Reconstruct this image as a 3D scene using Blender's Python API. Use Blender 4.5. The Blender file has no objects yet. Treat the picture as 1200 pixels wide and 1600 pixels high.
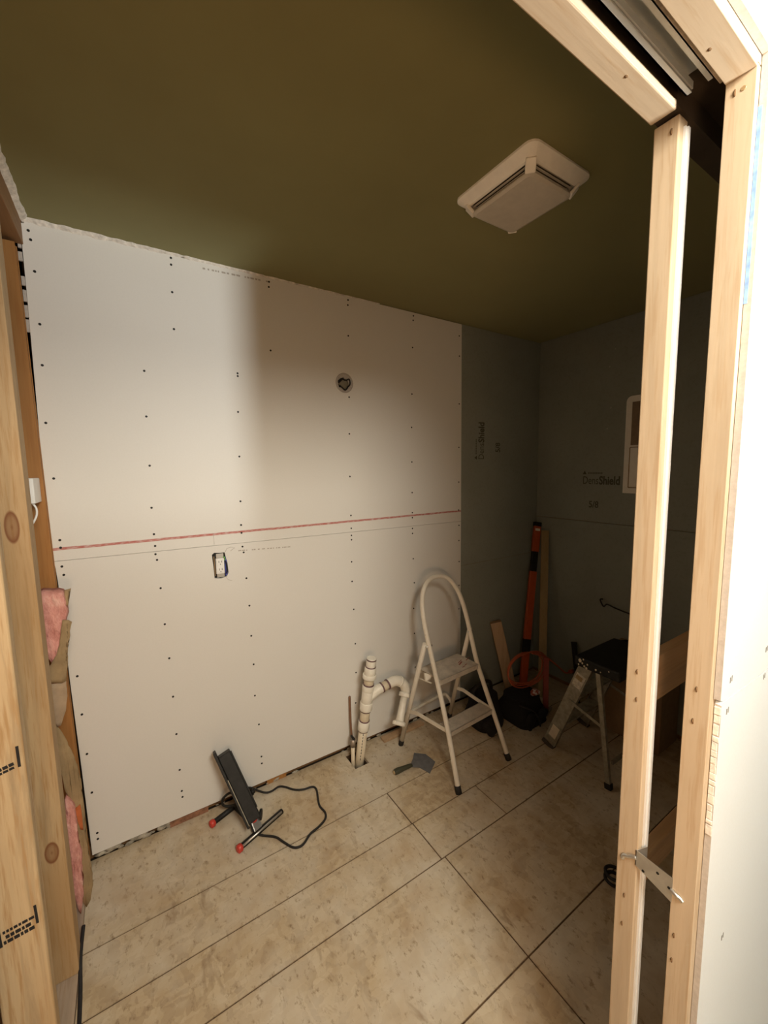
import bpy, bmesh, math, random
from mathutils import Vector, Matrix, noise
random.seed(7)
scene = bpy.context.scene
COL = scene.collection

# ------------------------------------------------------------------ camera
cam_d = bpy.data.cameras.new('camera')
cam = bpy.data.objects.new('camera', cam_d)
COL.objects.link(cam)
yaw, pitch, roll = 0.5692, -0.1080, -0.0164
_f = Vector((math.sin(yaw)*math.cos(pitch), math.cos(yaw)*math.cos(pitch), math.sin(pitch)))
_r = Vector((math.cos(yaw), -math.sin(yaw), 0))
_u = _r.cross(_f)
right = math.cos(roll)*_r + math.sin(roll)*_u
up = -math.sin(roll)*_r + math.cos(roll)*_u
cam.matrix_world = Matrix(((right.x, up.x, -_f.x, 0.2395), (right.y, up.y, -_f.y, -1.920),
                           (right.z, up.z, -_f.z, 1.5957), (0, 0, 0, 1)))
cam_d.sensor_fit = 'HORIZONTAL'
cam_d.sensor_width = 36.0
cam_d.lens = 36.0*629.5/1200
cam_d.clip_start = 0.02
scene.camera = cam

# ------------------------------------------------------------------ world, lamps, exposure
w = bpy.data.worlds.new('world'); scene.world = w; w.use_nodes = True
w.node_tree.nodes['Background'].inputs[0].default_value = (1.0, 0.85, 0.66, 1)
w.node_tree.nodes['Background'].inputs[1].default_value = 0.0

def lamp(name, kind, loc, energy, color, **kw):
    d = bpy.data.lights.new(name, kind); d.energy = energy; d.color = color
    for k, v in kw.items(): setattr(d, k, v)
    o = bpy.data.objects.new(name, d); o.location = loc; COL.objects.link(o); return o
hall_work_lamp = lamp('hall_work_lamp', 'SPOT', (1.165, -2.60, 1.880), 150.0, (0.97, 1.0, 0.97), shadow_soft_size=0.05,
                      spot_size=math.radians(84), spot_blend=1.0)          # work lamp turned up towards the ceiling
hall_work_lamp.rotation_euler = Vector((-0.28, 2.6, 0.98)).to_track_quat('-Z', 'Y').to_euler()
hall_ceiling_lamp = lamp('hall_ceiling_lamp', 'AREA', (0.58, -2.60, 2.38), 62.0, (1.0, 0.93, 0.79), shape='DISK', size=0.60)
hall_ceiling_lamp.rotation_euler = Vector((0.30, 1.35, -0.85)).to_track_quat('-Z', 'Y').to_euler()
hall_warm_fill = lamp('hall_warm_fill', 'AREA', (0.20, -2.42, 1.20), 9.5, (1.0, 0.60, 0.31), shape='DISK', size=0.35)  # added warm fill to lift the shaded wall; no known lamp stands here
hall_warm_fill.rotation_euler = Vector((0.55, 1.0, 0.10)).to_track_quat('-Z', 'Y').to_euler()
scene.view_settings.view_transform = 'Standard'
scene.view_settings.look = 'None'
scene.view_settings.gamma = 1.0
scene.view_settings.use_curve_mapping = False
scene.view_settings.exposure = 0.0

# ------------------------------------------------------------------ mesh helper
ORG = {}
class MB:
    def __init__(s): s.v = []; s.f = []; s.sm = []
    def add(s, vs, fs, smooth=False):
        b = len(s.v); s.v += [Vector(v) for v in vs]
        s.f += [tuple(b+i for i in f) for f in fs]; s.sm += [smooth]*len(fs); return s
    def box(s, a, b):
        x0, y0, z0 = a; x1, y1, z1 = b
        if x0 > x1: x0, x1 = x1, x0
        if y0 > y1: y0, y1 = y1, y0
        if z0 > z1: z0, z1 = z1, z0
        return s.add([(x0,y0,z0),(x1,y0,z0),(x1,y1,z0),(x0,y1,z0),(x0,y0,z1),(x1,y0,z1),(x1,y1,z1),(x0,y1,z1)],
              [(3,2,1,0),(4,5,6,7),(0,1,5,4),(1,2,6,5),(2,3,7,6),(3,0,4,7)])
    def bar(s, p, q, wdir, w, h, smooth=False):
        """box from p to q; w along wdir, h along the remaining direction"""
        p, q = Vector(p), Vector(q); d = (q-p).normalized(); wd = Vector(wdir); wd = (wd-d*wd.dot(d)).normalized()
        hd = d.cross(wd)
        vs = []
        for c in (p, q):
            for a, b in ((-1,-1),(1,-1),(1,1),(-1,1)): vs.append(c+wd*(a*w/2)+hd*(b*h/2))
        return s.add(vs, [(3,2,1,0),(4,5,6,7),(0,1,5,4),(1,2,6,5),(2,3,7,6),(3,0,4,7)])
    def tube(s, path, r, n=12, caps=True, closed=False):
        P = [Vector(p) for p in path]; R = r if isinstance(r, (list, tuple)) else [r]*len(P)
        b = len(s.v); m = len(P); N = None
        for i, p in enumerate(P):
            if closed: t = P[(i+1) % m]-P[i-1]
            else: t = P[min(i+1, m-1)]-P[max(i-1, 0)]
            t.normalize()
            if N is None: N = t.orthogonal().normalized()
            else:
                N = N-t*N.dot(t)
                N = N.normalized() if N.length > 1e-6 else t.orthogonal().normalized()
            B = t.cross(N)
            for k in range(n):
                a = 2*math.pi*k/n
                s.v.append(p+(N*math.cos(a)+B*math.sin(a))*R[i])
        for i in range(m if closed else m-1):
            j = (i+1) % m
            for k in range(n):
                k2 = (k+1) % n
                s.f.append((b+i*n+k, b+i*n+k2, b+j*n+k2, b+j*n+k)); s.sm.append(True)
        if caps and not closed:
            s.f.append(tuple(b+k for k in reversed(range(n)))); s.sm.append(False)
            s.f.append(tuple(b+(m-1)*n+k for k in range(n))); s.sm.append(False)
        return s
    def cyl(s, p, q, r, n=16): return s.tube([p, q], r, n)
    def ball(s, c, r, n=12, m=8, sc=(1,1,1)):
        c = Vector(c); b = len(s.v); vs = []
        for i in range(m+1):
            th = math.pi*i/m
            for k in range(n):
                a = 2*math.pi*k/n
                vs.append(c+Vector((math.sin(th)*math.cos(a)*r*sc[0], math.sin(th)*math.sin(a)*r*sc[1], math.cos(th)*r*sc[2])))
        fs = []
        for i in range(m):
            for k in range(n):
                fs.append((i*n+k, (i+1)*n+k, (i+1)*n+(k+1) % n, i*n+(k+1) % n))
        return s.add(vs, fs, True)
    def prism(s, pts, off):
        """polygon (3-D points) extruded by off"""
        n = len(pts); off = Vector(off); P = [Vector(p) for p in pts]
        vs = P+[p+off for p in P]
        fs = [tuple(range(n)), tuple(reversed(range(n, 2*n)))]
        for i in range(n): fs.append((i, (i+1) % n, n+(i+1) % n, n+i))
        return s.add(vs, fs)
    def build(s, name, m, parent=None, bevel=0.0, seg=2, fixn=True, root=None):
        o0 = ORG.get(parent.as_pointer() if parent else None, Vector()) if root is None else Vector(root)
        me = bpy.data.meshes.new(name)
        me.from_pydata([v-o0 for v in s.v], [], s.f)
        for p, sm in zip(me.polygons, s.sm): p.use_smooth = sm
        if bevel or fixn:
            bm = bmesh.new(); bm.from_mesh(me)
            if bevel:
                bmesh.ops.bevel(bm, geom=[e for e in bm.edges if len(e.link_faces) == 2 and e.calc_face_angle(0) > 0.5],
                                offset=bevel, segments=seg, profile=0.5, affect='EDGES')
            bmesh.ops.recalc_face_normals(bm, faces=bm.faces)
            bm.to_mesh(me); bm.free()
        o = bpy.data.objects.new(name, me); COL.objects.link(o)
        me.materials.append(m)
        if parent: o.parent = parent
        else: o.location = o0
        ORG[o.as_pointer()] = o0
        return o

def thing(name, label, cat, loc, group=None):
    o = bpy.data.objects.new(name, None); COL.objects.link(o); o.location = loc; o.empty_display_size = 0.05
    o['label'] = label; o['category'] = cat
    if group: o['group'] = group
    ORG[o.as_pointer()] = Vector(loc); return o
def setting(name, label=None):
    o = bpy.data.objects.new(name, None); COL.objects.link(o); o['kind'] = 'structure'; o['category'] = name.split('_')[0]
    if label: o['label'] = label
    ORG[o.as_pointer()] = Vector(); return o
def tag(o, label=None, cat=None, kind=None, group=None):
    if label: o['label'] = label
    if cat: o['category'] = cat
    if kind: o['kind'] = kind
    if group: o['group'] = group
    return o
def share(src, name, parent, offset=(0,0,0), rot=None):
    o = src.copy(); COL.objects.link(o); o.name = name; o.parent = parent; o.location = Vector(offset)
    if rot: o.rotation_euler = rot
    ORG[o.as_pointer()] = ORG[parent.as_pointer()]
    return o
def spline(pts, n=8, closed=False):
    P = [Vector(p) for p in pts]; out = []; m = len(P)
    rng = range(m) if closed else range(m-1)
    for i in rng:
        if closed: a, b, c, d = P[i-1], P[i], P[(i+1) % m], P[(i+2) % m]
        else: a, b, c, d = P[max(i-1,0)], P[i], P[i+1], P[min(i+2, m-1)]
        for k in range(n):
            t = k/n
            out.append(0.5*((2*b)+(c-a)*t+(2*a-5*b+4*c-d)*t*t+(3*b-a-3*c+d)*t**3))
    if not closed: out.append(P[-1])
    return out

# ------------------------------------------------------------------ materials
class NT:
    def __init__(s, name, rough=0.6, metal=0.0, spec=0.3):
        s.m = bpy.data.materials.new(name); s.m.use_nodes = True; s.t = s.m.node_tree
        s.b = s.t.nodes['Principled BSDF']
        s.b.inputs['Roughness'].default_value = rough; s.b.inputs['Metallic'].default_value = metal
        s.b.inputs['Specular IOR Level'].default_value = spec
        s._co = None
    def n(s, typ, **kw):
        x = s.t.nodes.new(typ)
        for k, v in kw.items(): setattr(x, k, v)
        return x
    def l(s, a, b): s.t.links.new(a, b)
    def co(s):
        if s._co is None: s._co = s.n('ShaderNodeTexCoord').outputs['Object']
        return s._co
    def mapping(s, sc=(1,1,1), loc=(0,0,0)):
        m = s.n('ShaderNodeMapping'); m.inputs['Scale'].default_value = sc; m.inputs['Location'].default_value = loc
        s.l(s.co(), m.inputs['Vector']); return m.outputs[0]
    def noise(s, scale, sc=(1,1,1), detail=4, rough=0.6, dist=0.0, loc=(0,0,0)):
        x = s.n('ShaderNodeTexNoise'); x.inputs['Scale'].default_value = scale; x.inputs['Detail'].default_value = detail
        x.inputs['Roughness'].default_value = rough; x.inputs['Distortion'].default_value = dist
        s.l(s.mapping(sc, loc), x.inputs['Vector']); return x.outputs['Fac']
    def ramp(s, fac, stops):
        r = s.n('ShaderNodeValToRGB'); e = r.color_ramp.elements
        while len(e) > 1: e.remove(e[-1])
        for i, (p, c) in enumerate(stops):
            el = e[0] if i == 0 else e.new(p)
            el.position = p; el.color = c if len(c) == 4 else (*c, 1)
        s.l(fac, r.inputs[0]); return r.outputs[0]
    def mix(s, fac, a, b, mode='MIX'):
        x = s.n('ShaderNodeMix', data_type='RGBA', blend_type=mode)
        for sock, v in ((x.inputs[0], fac), (x.inputs[6], a), (x.inputs[7], b)):
            if isinstance(v, bpy.types.NodeSocket): s.l(v, sock)
            elif isinstance(v, (int, float)): sock.default_value = v
            else: sock.default_value = (*v, 1) if len(v) == 3 else v
        return x.outputs[2]
    def math(s, op, a, b=0.0, c=0.0):
        x = s.n('ShaderNodeMath', operation=op)
        for sock, v in zip(x.inputs, (a, b, c)):
            if isinstance(v, bpy.types.NodeSocket): s.l(v, sock)
            else: sock.default_value = v
        return x.outputs[0]
    def xyz(s):
        x = s.n('ShaderNodeSeparateXYZ'); s.l(s.co(), x.inputs[0]); return x.outputs
    def color(s, c):
        if isinstance(c, bpy.types.NodeSocket): s.l(c, s.b.inputs['Base Color'])
        else: s.b.inputs['Base Color'].default_value = (*c, 1)
        return s
    def bump(s, h, strength=0.3, dist=0.002):
        b = s.n('ShaderNodeBump'); b.inputs['Strength'].default_value = strength; b.inputs['Distance'].default_value = dist
        s.l(h, b.inputs['Height']); s.l(b.outputs[0], s.b.inputs['Normal']); return s

def plain(name, c, rough=0.6, metal=0.0, spec=0.3, vary=0.12, scale=30, bump=0.0):
    t = NT(name, rough, metal, spec)
    f = t.noise(scale, detail=5)
    lo = tuple(max(0, x*(1-vary)) for x in c); hi = tuple(min(1, x*(1+vary)) for x in c)
    t.color(t.ramp(f, [(0.3, lo), (0.7, hi)]))
    if bump: t.bump(f, bump)
    return t.m

def wood(name, c, axis='z', dark=0.72, grain=1.0, knots=(), plane='xz', rough=0.62, fig=0.5):
    t = NT(name, rough, 0, 0.25)
    st = {'x': (0.5, 9, 9), 'y': (9, 0.5, 9), 'z': (9, 9, 0.5)}[axis]
    g = t.noise(4.2*grain, st, 6, 0.62, 0.6)
    g2 = t.noise(16*grain, st, 3, 0.6, 0.2, (3, 1, 2))
    g3 = t.noise(2.2, {'x': (0.6,2,2), 'y': (2,0.6,2), 'z': (2,2,0.6)}[axis], 3, 0.5, 0, (7,2,4))
    d = tuple(x*dark for x in c); dd = tuple(x*y for x, y in zip(c, (0.78, 0.66, 0.52)))
    h = tuple(min(1, x*1.10) for x in c)
    col = t.ramp(g, [(0.28, d), (0.5, c), (0.72, h)])
    col = t.mix(t.ramp(g2, [(0.50, (0,0,0)), (0.68, (fig,)*3)]), col, dd)
    col = t.mix(t.ramp(g3, [(0.45, (0,0,0)), (0.75, (fig*0.8,)*3)]), col, dd)
    if knots:
        o = t.xyz(); A = o['XYZ'.index(plane[0].upper())]; B = o['XYZ'.index(plane[1].upper())]
        for (ka, kb, ra, rb) in knots:
            a = t.math('DIVIDE', t.math('SUBTRACT', A, ka), ra); b = t.math('DIVIDE', t.math('SUBTRACT', B, kb), rb)
            r = t.math('SQRT', t.math('ADD', t.math('MULTIPLY', a, a), t.math('MULTIPLY', b, b)))
            m = t.ramp(t.math('MULTIPLY', r, 0.8), [(0.0, (0.85,)*3), (0.2, (0.5,)*3), (0.48, (0.6,)*3), (0.72, (1.0,)*3), (0.86, (0.0,)*3)])
            col = t.mix(m, col, (c[0]*0.40, c[1]*0.22, c[2]*0.15))
    t.color(col); t.bump(g2, 0.15, 0.001)
    return t.m

def drywall_mat(name, c, red=False):
    t = NT(name, 0.75, 0, 0.2)
    a = t.noise(1.3, (1,1,1), 3, 0.5); b = t.noise(160, detail=2)
    col = t.ramp(a, [(0.3, tuple(x*0.965 for x in c)), (0.7, c)])
    col = t.mix(t.ramp(b, [(0.4, (0,0,0)), (0.9, (0.06,)*3)]), col, (0.35, 0.30, 0.25))
    if red:
        o = t.xyz()
        wob = t.math('MULTIPLY', t.math('SUBTRACT', t.noise(6, (1,1,1), 3), 0.5), 0.004)
        dz = t.math('ABSOLUTE', t.math('ADD', t.math('SUBTRACT', o[2], 1.3135), wob))
        band = t.ramp(t.math('MULTIPLY', dz, 100), [(0.0, (1,1,1)), (0.42, (0.95,)*3), (0.62, (0,0,0))])
        brk = t.ramp(t.noise(90, (0.5,1,3), 3), [(0.32, (0.35,)*3), (0.55, (0.9,)*3)])
        m = t.mix(1.0, band, brk, 'MULTIPLY')
        col = t.mix(m, col, (0.42, 0.075, 0.055))
    t.color(col); t.bump(b, 0.05, 0.0005)
    return t.m

PINE = (0.50, 0.395, 0.275)
M = {}
M['drywall'] = drywall_mat('drywall_paper', (0.72, 0.70, 0.655))
M['drywall_red'] = drywall_mat('drywall_paper_chalk', (0.72, 0.70, 0.655), True)
M['drywall_hall'] = drywall_mat('drywall_hall', (0.66, 0.70, 0.72))
M['gypsum'] = plain('gypsum_edge', (0.46, 0.42, 0.38), 0.9, vary=0.10, scale=120, bump=0.25)
M['gypsum_rough'] = plain('gypsum_rough', (0.72, 0.68, 0.62), 0.95, vary=0.25, scale=60, bump=0.6)
M['pine_z'] = wood('pine_upright', PINE, 'z', 0.86)
M['pine_x'] = wood('pine_level', PINE, 'x', 0.86)
M['stud_old'] = wood('stud_lumber', (0.49, 0.345, 0.19), 'z', 0.60, 1.0, fig=0.95, knots=[(-0.029,1.452,0.016,0.045),(-0.025,0.464,0.017,0.035)])
M['stud_old2'] = wood('stud_lumber_stamped', (0.54, 0.395, 0.23), 'z', 0.58, 0.9, fig=0.95)
M['stud_dark'] = wood('corner_stud', (0.36, 0.17, 0.052), 'z', 0.75, 0.8)
M['plate'] = wood('plate_lumber', (0.42, 0.33, 0.25), 'y', 0.7)
M['plate_dark'] = wood('top_plate_lumber', (0.26, 0.14, 0.06), 'y', 0.7)
M['scrap'] = wood('scrap_wood', (0.44, 0.30, 0.18), 'z', 0.75)
M['board'] = wood('leaning_board', (0.30, 0.215, 0.10), 'z', 0.8)
M['rail'] = wood('pocket_rail', (0.52, 0.31, 0.15), 'x', 0.72)
M['steel'] = plain('galvanised_steel', (0.62, 0.61, 0.58), 0.34, 0.9, 0.5, 0.12, 40)
M['white_steel'] = plain('jamb_steel', (0.74, 0.745, 0.74), 0.42, 0.12, 0.5, 0.02, 10)
M['alu'] = plain('aluminium_track', (0.56, 0.575, 0.56), 0.38, 0.45, 0.5, 0.04, 12)
M['alu_dull'] = plain('dull_aluminium', (0.30, 0.275, 0.21), 0.5, 0.35, 0.4, 0.3, 35)
M['black'] = plain('black_plastic', (0.011, 0.0105, 0.009), 0.55, 0, 0.28, 0.5, 45)
M['black_rubber'] = plain('black_rubber', (0.018, 0.016, 0.014), 0.65)
M['black_cloth'] = plain('black_cloth', (0.013, 0.012, 0.012), 0.92, vary=0.3, scale=120, bump=0.6)
M['red'] = plain('red_plastic', (0.52, 0.045, 0.03), 0.42, 0, 0.5)
M['darkred'] = plain('dark_red_paint', (0.24, 0.035, 0.02), 0.5)
M['orange'] = plain('orange_paint', (0.42, 0.07, 0.015), 0.42, 0, 0.5)
M['orange_cord'] = plain('orange_rubber', (0.46, 0.10, 0.04), 0.6)
M['pvc'] = plain('white_pvc', (0.80, 0.76, 0.66), 0.36, 0, 0.5, 0.06, 30)
M['pvc_cream'] = plain('cream_pvc', (0.66, 0.57, 0.42), 0.4, 0, 0.5, 0.08, 30)
M['primer'] = plain('purple_primer', (0.16, 0.09, 0.09), 0.6, vary=0.4, scale=70)
M['ink'] = plain('black_ink', (0.02, 0.018, 0.018), 0.8, vary=0.2)
M['ink_grey'] = plain('grey_ink', (0.40, 0.36, 0.31), 0.85)
M['ink_back'] = plain('board_print_ink', (0.085, 0.085, 0.066), 0.85)
M['screw'] = plain('black_screw', (0.012, 0.011, 0.010), 0.55, 0.0)
M['hole'] = plain('nail_recess', (0.16, 0.09, 0.04), 0.8)
M['brass'] = plain('bright_nail', (0.75, 0.6, 0.38), 0.3, 0.9)
M['pink'] = None
M['kraft'] = plain('kraft_paper', (0.30, 0.215, 0.115), 0.85, vary=0.22, scale=14, bump=0.3)
M['white_plastic'] = plain('white_plastic', (0.80, 0.79, 0.76), 0.35, 0, 0.5, 0.03)
M['fan_white'] = plain('fan_white_plastic', (0.82, 0.78, 0.70), 0.5, 0, 0.4, 0.04)
M['fan_lens'] = plain('fan_lens_plastic', (0.52, 0.47, 0.39), 0.5, 0, 0.4, 0.06)
M['fan_dark'] = plain('fan_dark', (0.07, 0.055, 0.035), 0.8)
M['blue'] = plain('blue_tape', (0.20, 0.33, 0.62), 0.7, vary=0.3, scale=50)
M['wire_blue'] = plain('blue_box', (0.06, 0.07, 0.30), 0.5)
M['wire_green'] = plain('green_wire', (0.25, 0.62, 0.12), 0.5)
M['copper'] = plain('copper_pipe', (0.28, 0.15, 0.09), 0.45, 0.5)
M['chrome'] = plain('dull_brass_valve', (0.36, 0.30, 0.24), 0.4, 0.6)
M['blade'] = plain('grey_blade', (0.15, 0.15, 0.155), 0.55, 0.2, 0.4, 0.2, 40)
M['card'] = plain('brown_cardboard', (0.30, 0.20, 0.11), 0.9)
M['grit'] = plain('mortar_crumbs', (0.34, 0.31, 0.25), 0.95, vary=0.45, scale=45, bump=0.8)
M['paper'] = plain('crumpled_paper', (0.62, 0.55, 0.50), 0.8)
M['dark'] = plain('dark_cavity', (0.05, 0.035, 0.022), 0.9)
t = NT('red_and_white_wrapper', 0.6, 0, 0.3)
t.color(t.ramp(t.noise(40, detail=2), [(0.46, (0.30, 0.06, 0.04)), (0.50, (0.62, 0.55, 0.50))])); M['wrap'] = t.m

t = NT('pink_fibreglass', 0.95, 0, 0.05)
g = t.noise(38, (1,1,0.5), 6, 0.7)
t.color(t.ramp(g, [(0.3, (0.50, 0.20, 0.17)), (0.55, (0.72, 0.36, 0.31)), (0.8, (0.86, 0.60, 0.52))])); t.bump(g, 1.0, 0.012); M['pink'] = t.m

t = NT('tile_backer_face', 0.62, 0, 0.3)
g = t.noise(2.0, detail=4); g2 = t.noise(70, detail=3)
c = t.ramp(g, [(0.3, (0.235, 0.25, 0.215)), (0.7, (0.285, 0.30, 0.26))])
t.color(t.mix(t.ramp(g2, [(0.5, (0,0,0)), (0.9, (0.25,)*3)]), c, (0.07, 0.065, 0.045))); M['backer'] = t.m

t = NT('green_ceiling_board', 0.8, 0, 0.15)
g = t.noise(1.6, detail=4)
t.color(t.ramp(g, [(0.3, (0.195, 0.175, 0.075)), (0.7, (0.225, 0.205, 0.09))])); t.b.inputs['Sheen Weight'].default_value = 0.5; t.b.inputs['Sheen Roughness'].default_value = 0.4; t.b.inputs['Sheen Tint'].default_value = (0.8, 0.8, 0.5, 1); M['ceiling'] = t.m

t = NT('subfloor_flake_board', 0.72, 0, 0.2)
def flakes(scale, stretch, rot, wob):
    v = t.n('ShaderNodeTexVoronoi'); v.inputs['Scale'].default_value = scale
    dst = t.n('ShaderNodeTexNoise'); dst.inputs['Scale'].default_value = 14; dst.inputs['Detail'].default_value = 3
    t.l(t.co(), dst.inputs['Vector'])
    vm = t.n('ShaderNodeVectorMath', operation='MULTIPLY_ADD'); vm.inputs[1].default_value = (wob, wob, 0.0)
    mp_ = t.n('ShaderNodeMapping'); mp_.inputs['Scale'].default_value = stretch; mp_.inputs['Rotation'].default_value = (0, 0, rot); t.l(t.co(), mp_.inputs['Vector'])
    t.l(dst.outputs['Color'], vm.inputs[0]); t.l(mp_.outputs[0], vm.inputs[2]); t.l(vm.outputs[0], v.inputs['Vector'])
    sp = t.n('ShaderNodeSeparateColor'); t.l(v.outputs['Color'], sp.inputs[0]); return sp.outputs
fa = flakes(42, (1.0, 0.38, 1), 0.5, 0.08); fb = flakes(60, (0.4, 1.0, 1), -0.35, 0.06)
base = t.ramp(t.math('MULTIPLY_ADD', fa[0], 0.55, t.math('MULTIPLY', fb[1], 0.45)), [(0.1, (0.399, 0.304, 0.194)), (0.5, (0.479, 0.372, 0.236)), (0.9, (0.545, 0.441, 0.295))])
big = t.noise(2.4, detail=5, rough=0.65)
c = t.mix(t.ramp(big, [(0.42, (0,0,0)), (0.66, (0.75,)*3)]), base, (0.625, 0.569, 0.465))
fine = t.noise(48, (1,0.6,1), 5, 0.72)
c = t.mix(t.ramp(fine, [(0.56, (0,0,0)), (0.68, (0.75,)*3)]), c, (0.226, 0.153, 0.085))
st = t.noise(13, (1,0.5,1), 4, 0.7, 0.8, (4, 9, 1))
c = t.mix(t.ramp(st, [(0.62, (0,0,0)), (0.74, (0.6,)*3)]), c, (0.226, 0.146, 0.081))
sc_ = t.noise(5, detail=3, loc=(1, 3, 2))
c = t.mix(t.ramp(sc_, [(0.50, (0,0,0)), (0.75, (0.5,)*3)]), c, (0.399, 0.270, 0.147))
t.color(c); t.bump(fine, 0.25, 0.001); M['floor'] = t.m

t = NT('chipped_white_paint', 0.42, 0, 0.45)
g = t.noise(55, (1,1,0.6), 5, 0.75); g2 = t.noise(9, detail=3)
c = t.ramp(g2, [(0.3, (0.66, 0.60, 0.50)), (0.7, (0.76, 0.71, 0.61))])
t.color(t.mix(t.ramp(g, [(0.66, (0,0,0)), (0.70, (0.8,)*3)]), c, (0.20, 0.11, 0.07))); M['stool'] = t.m
M['stool_step'] = plain('scuffed_step_paint', (0.52, 0.46, 0.38), 0.55, vary=0.2, scale=24)

# ------------------------------------------------------------------ SETTING: floor
HC = 2.478
floor = MB().box((-0.3, -4.8, -0.30), (3.1, 0.12, -0.12)).build('floor', M['dark'])
tag(floor, 'bare flake-board subfloor of wide panels with dark joints', 'floor', 'structure')
def panel(rects, g=0.0017):
    mb = MB()
    for x0, y0, x1, y1 in rects: mb.box((x0, y0, -0.019), (x1, y1, 0.0))
    return mb.build('panel', M['floor'], floor, bevel=0.0)
G = 0.0030
hx0, hx1, hy0, hy1 = 1.166, 1.252, -0.147, -0.012
jd = MB()
for x0, y0, x1, y1 in ((-0.25,-4.7,3.0,hy0-0.002), (-0.25,hy0-0.002,hx0-0.002,0.012), (hx1+0.002,hy0-0.002,3.0,0.012), (hx0-0.002,hy1+0.002,hx1+0.002,0.012)): jd.box((x0,y0,-0.119),(x1,y1,-0.0035))
jd.build('joint_dust', plain('joint_dust_brown', (0.115, 0.070, 0.038), 0.9, vary=0.5, scale=60), floor)
panel([(-0.25, -0.3745+G, hx0, 0.012), (hx1, -0.3745+G, 3.0, 0.012), (hx0, -0.3745+G, hx1, hy0), (hx0, hy1, hx1, 0.012)])
rows = [(-0.3745, -0.581, [-0.25, 1.2185, 3.0]), (-0.581, -0.781, [-0.25, 1.2215, 1.615, 3.0]),
        (-0.781, -1.1905, [-0.25, 1.239, 3.0]), (-1.1905, -1.60, [-0.25, 1.239, 3.0]), (-1.60, -2.81, [-0.25, 1.239, 3.0]), (-2.81, -4.7, [-0.25, 1.239, 3.0])]
for y1, y0, xs in rows:
    for a, b in zip(xs, xs[1:]): panel([(a+(G if a > 0 else 0), y0+G, b-(G if b < 2.9 else 0), y1-G)])

# ceiling (gypsum board 13 mm thick, stops short of the left wall framing)
ceil = MB().box((0.012, -1.60, HC), (3.0, 0.1, HC+0.0127)).build('ceiling', M['ceiling'])
tag(ceil, 'dim olive green ceiling board above the whole room', 'ceiling', 'structure')
MB().box((-0.25, -1.60, HC+0.0128), (3.1, 0.12, HC+0.06)).build('ceiling_joist_deck', M['plate_dark'], ceil)
HH = HC
MB().box((-0.25, -4.75, HH), (3.1, -1.601, HH+0.05)).build('hall_ceiling', M['drywall_hall'], ceil)
# torn paper edge along the back wall and along the left wall
tr = MB(); random.seed(3)
N = 90
def ragged(mb, fn, n):
    rings = []
    for i in range(n+1):
        rings.append(fn(i/n))
    b = len(mb.v)
    for r in rings: mb.v += [Vector(q) for q in r]
    k = len(rings[0])
    for i in range(n):
        for j in range(k):
            j2 = (j+1) % k
            mb.f.append((b+i*k+j, b+i*k+j2, b+(i+1)*k+j2, b+(i+1)*k+j)); mb.sm.append(False)
def f1(u):
    x = 0.004+u*1.46; h = (0.013*(1-u)**1.1+0.003)*(0.85+0.35*random.random()); d = (0.009*(1-u)+0.002)*(0.6+0.7*random.random())
    if random.random() < 0.12*u*2: h *= 0.3; d *= 0.3
    z0 = HC-0.0005; 
    return [(x, 0.012, z0), (x, -d, z0), (x, -d*0.8, z0-h*0.5), (x, 0.004*random.random(), z0-h), (x, 0.012, z0-h)]
ragged(tr, f1, N)
e1 = tr.build('trim_1', M['gypsum_rough']); tag(e1, 'torn white plaster edge between ceiling and back wall', 'trim', 'structure')
tr = MB()
def f2(u):
    y = -u*1.5; h = 0.012+0.007*random.random(); d = 0.006+0.006*random.random()
    return [(-0.004, y, HC+0.004), (0.012+d, y, HC-0.0005), (0.012+d*0.5, y, HC-h*0.5), (0.002, y, HC-h), (-0.01, y, HC-h*0.7)]
ragged(tr, f2, 70)
e2 = tr.build('trim_2', M['gypsum_rough']); tag(e2, 'torn white plaster edge where ceiling meets the stud wall', 'trim', 'structure')

# ------------------------------------------------------------------ back wall
wb = setting('wall_back', 'back wall of white drywall beside dark tile backer board')
# framing behind the sheets
for x in (0.40, 0.81, 1.22-0.30, 1.62, 2.03, 2.44):
    MB().box((x, 0.0135, 0.04), (x+0.038, 0.10, HC)).build('stud', M['plate_dark'], wb)
bp = MB(); bp.box((-0.02, 0.050, -0.02), (2.84, 0.10, 0.038)); bp.build('bottom_plate', M['plate_dark'], wb)
MB().box((-0.02, 0.101, -0.1), (2.9, 0.12, HC)).build('sheathing', M['dark'], wb)

def sheet_with_holes(outer, holes, mat, name, parent, y=0.0, th=0.0127):
    """sheet in the XZ plane; holes = list of point loops"""
    bm = bmesh.new()
    def loop(pts):
        vs = [bm.verts.new((p[0], y, p[1])) for p in pts]
        return [bm.edges.new((vs[i], vs[(i+1) % len(vs)])) for i in range(len(vs))]
    ed = loop(outer)
    for h in holes: ed += loop(h)
    bmesh.ops.triangle_fill(bm, use_beauty=True, use_dissolve=False, edges=ed)
    r = bmesh.ops.extrude_face_region(bm, geom=bm.faces[:])
    vs = [e for e in r['geom'] if isinstance(e, bmesh.types.BMVert)]
    bmesh.ops.translate(bm, verts=vs, vec=(0, th, 0))
    bmesh.ops.recalc_face_normals(bm, faces=bm.faces)
    me = bpy.data.meshes.new(name); bm.to_mesh(me); bm.free(); me.materials.append(mat)
    o = bpy.data.objects.new(name, me); COL.objects.link(o); o.parent = parent; ORG[o.as_pointer()] = Vector(); return o
random.seed(5)
rx, rz = 1.2365, 2.040
circ = [(rx+0.047*math.cos(a)*(1+0.04*random.uniform(-1,1)), rz+0.047*math.sin(a)*(1+0.04*random.uniform(-1,1))) for a in [2*math.pi*k/28 for k in range(28)]]
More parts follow.
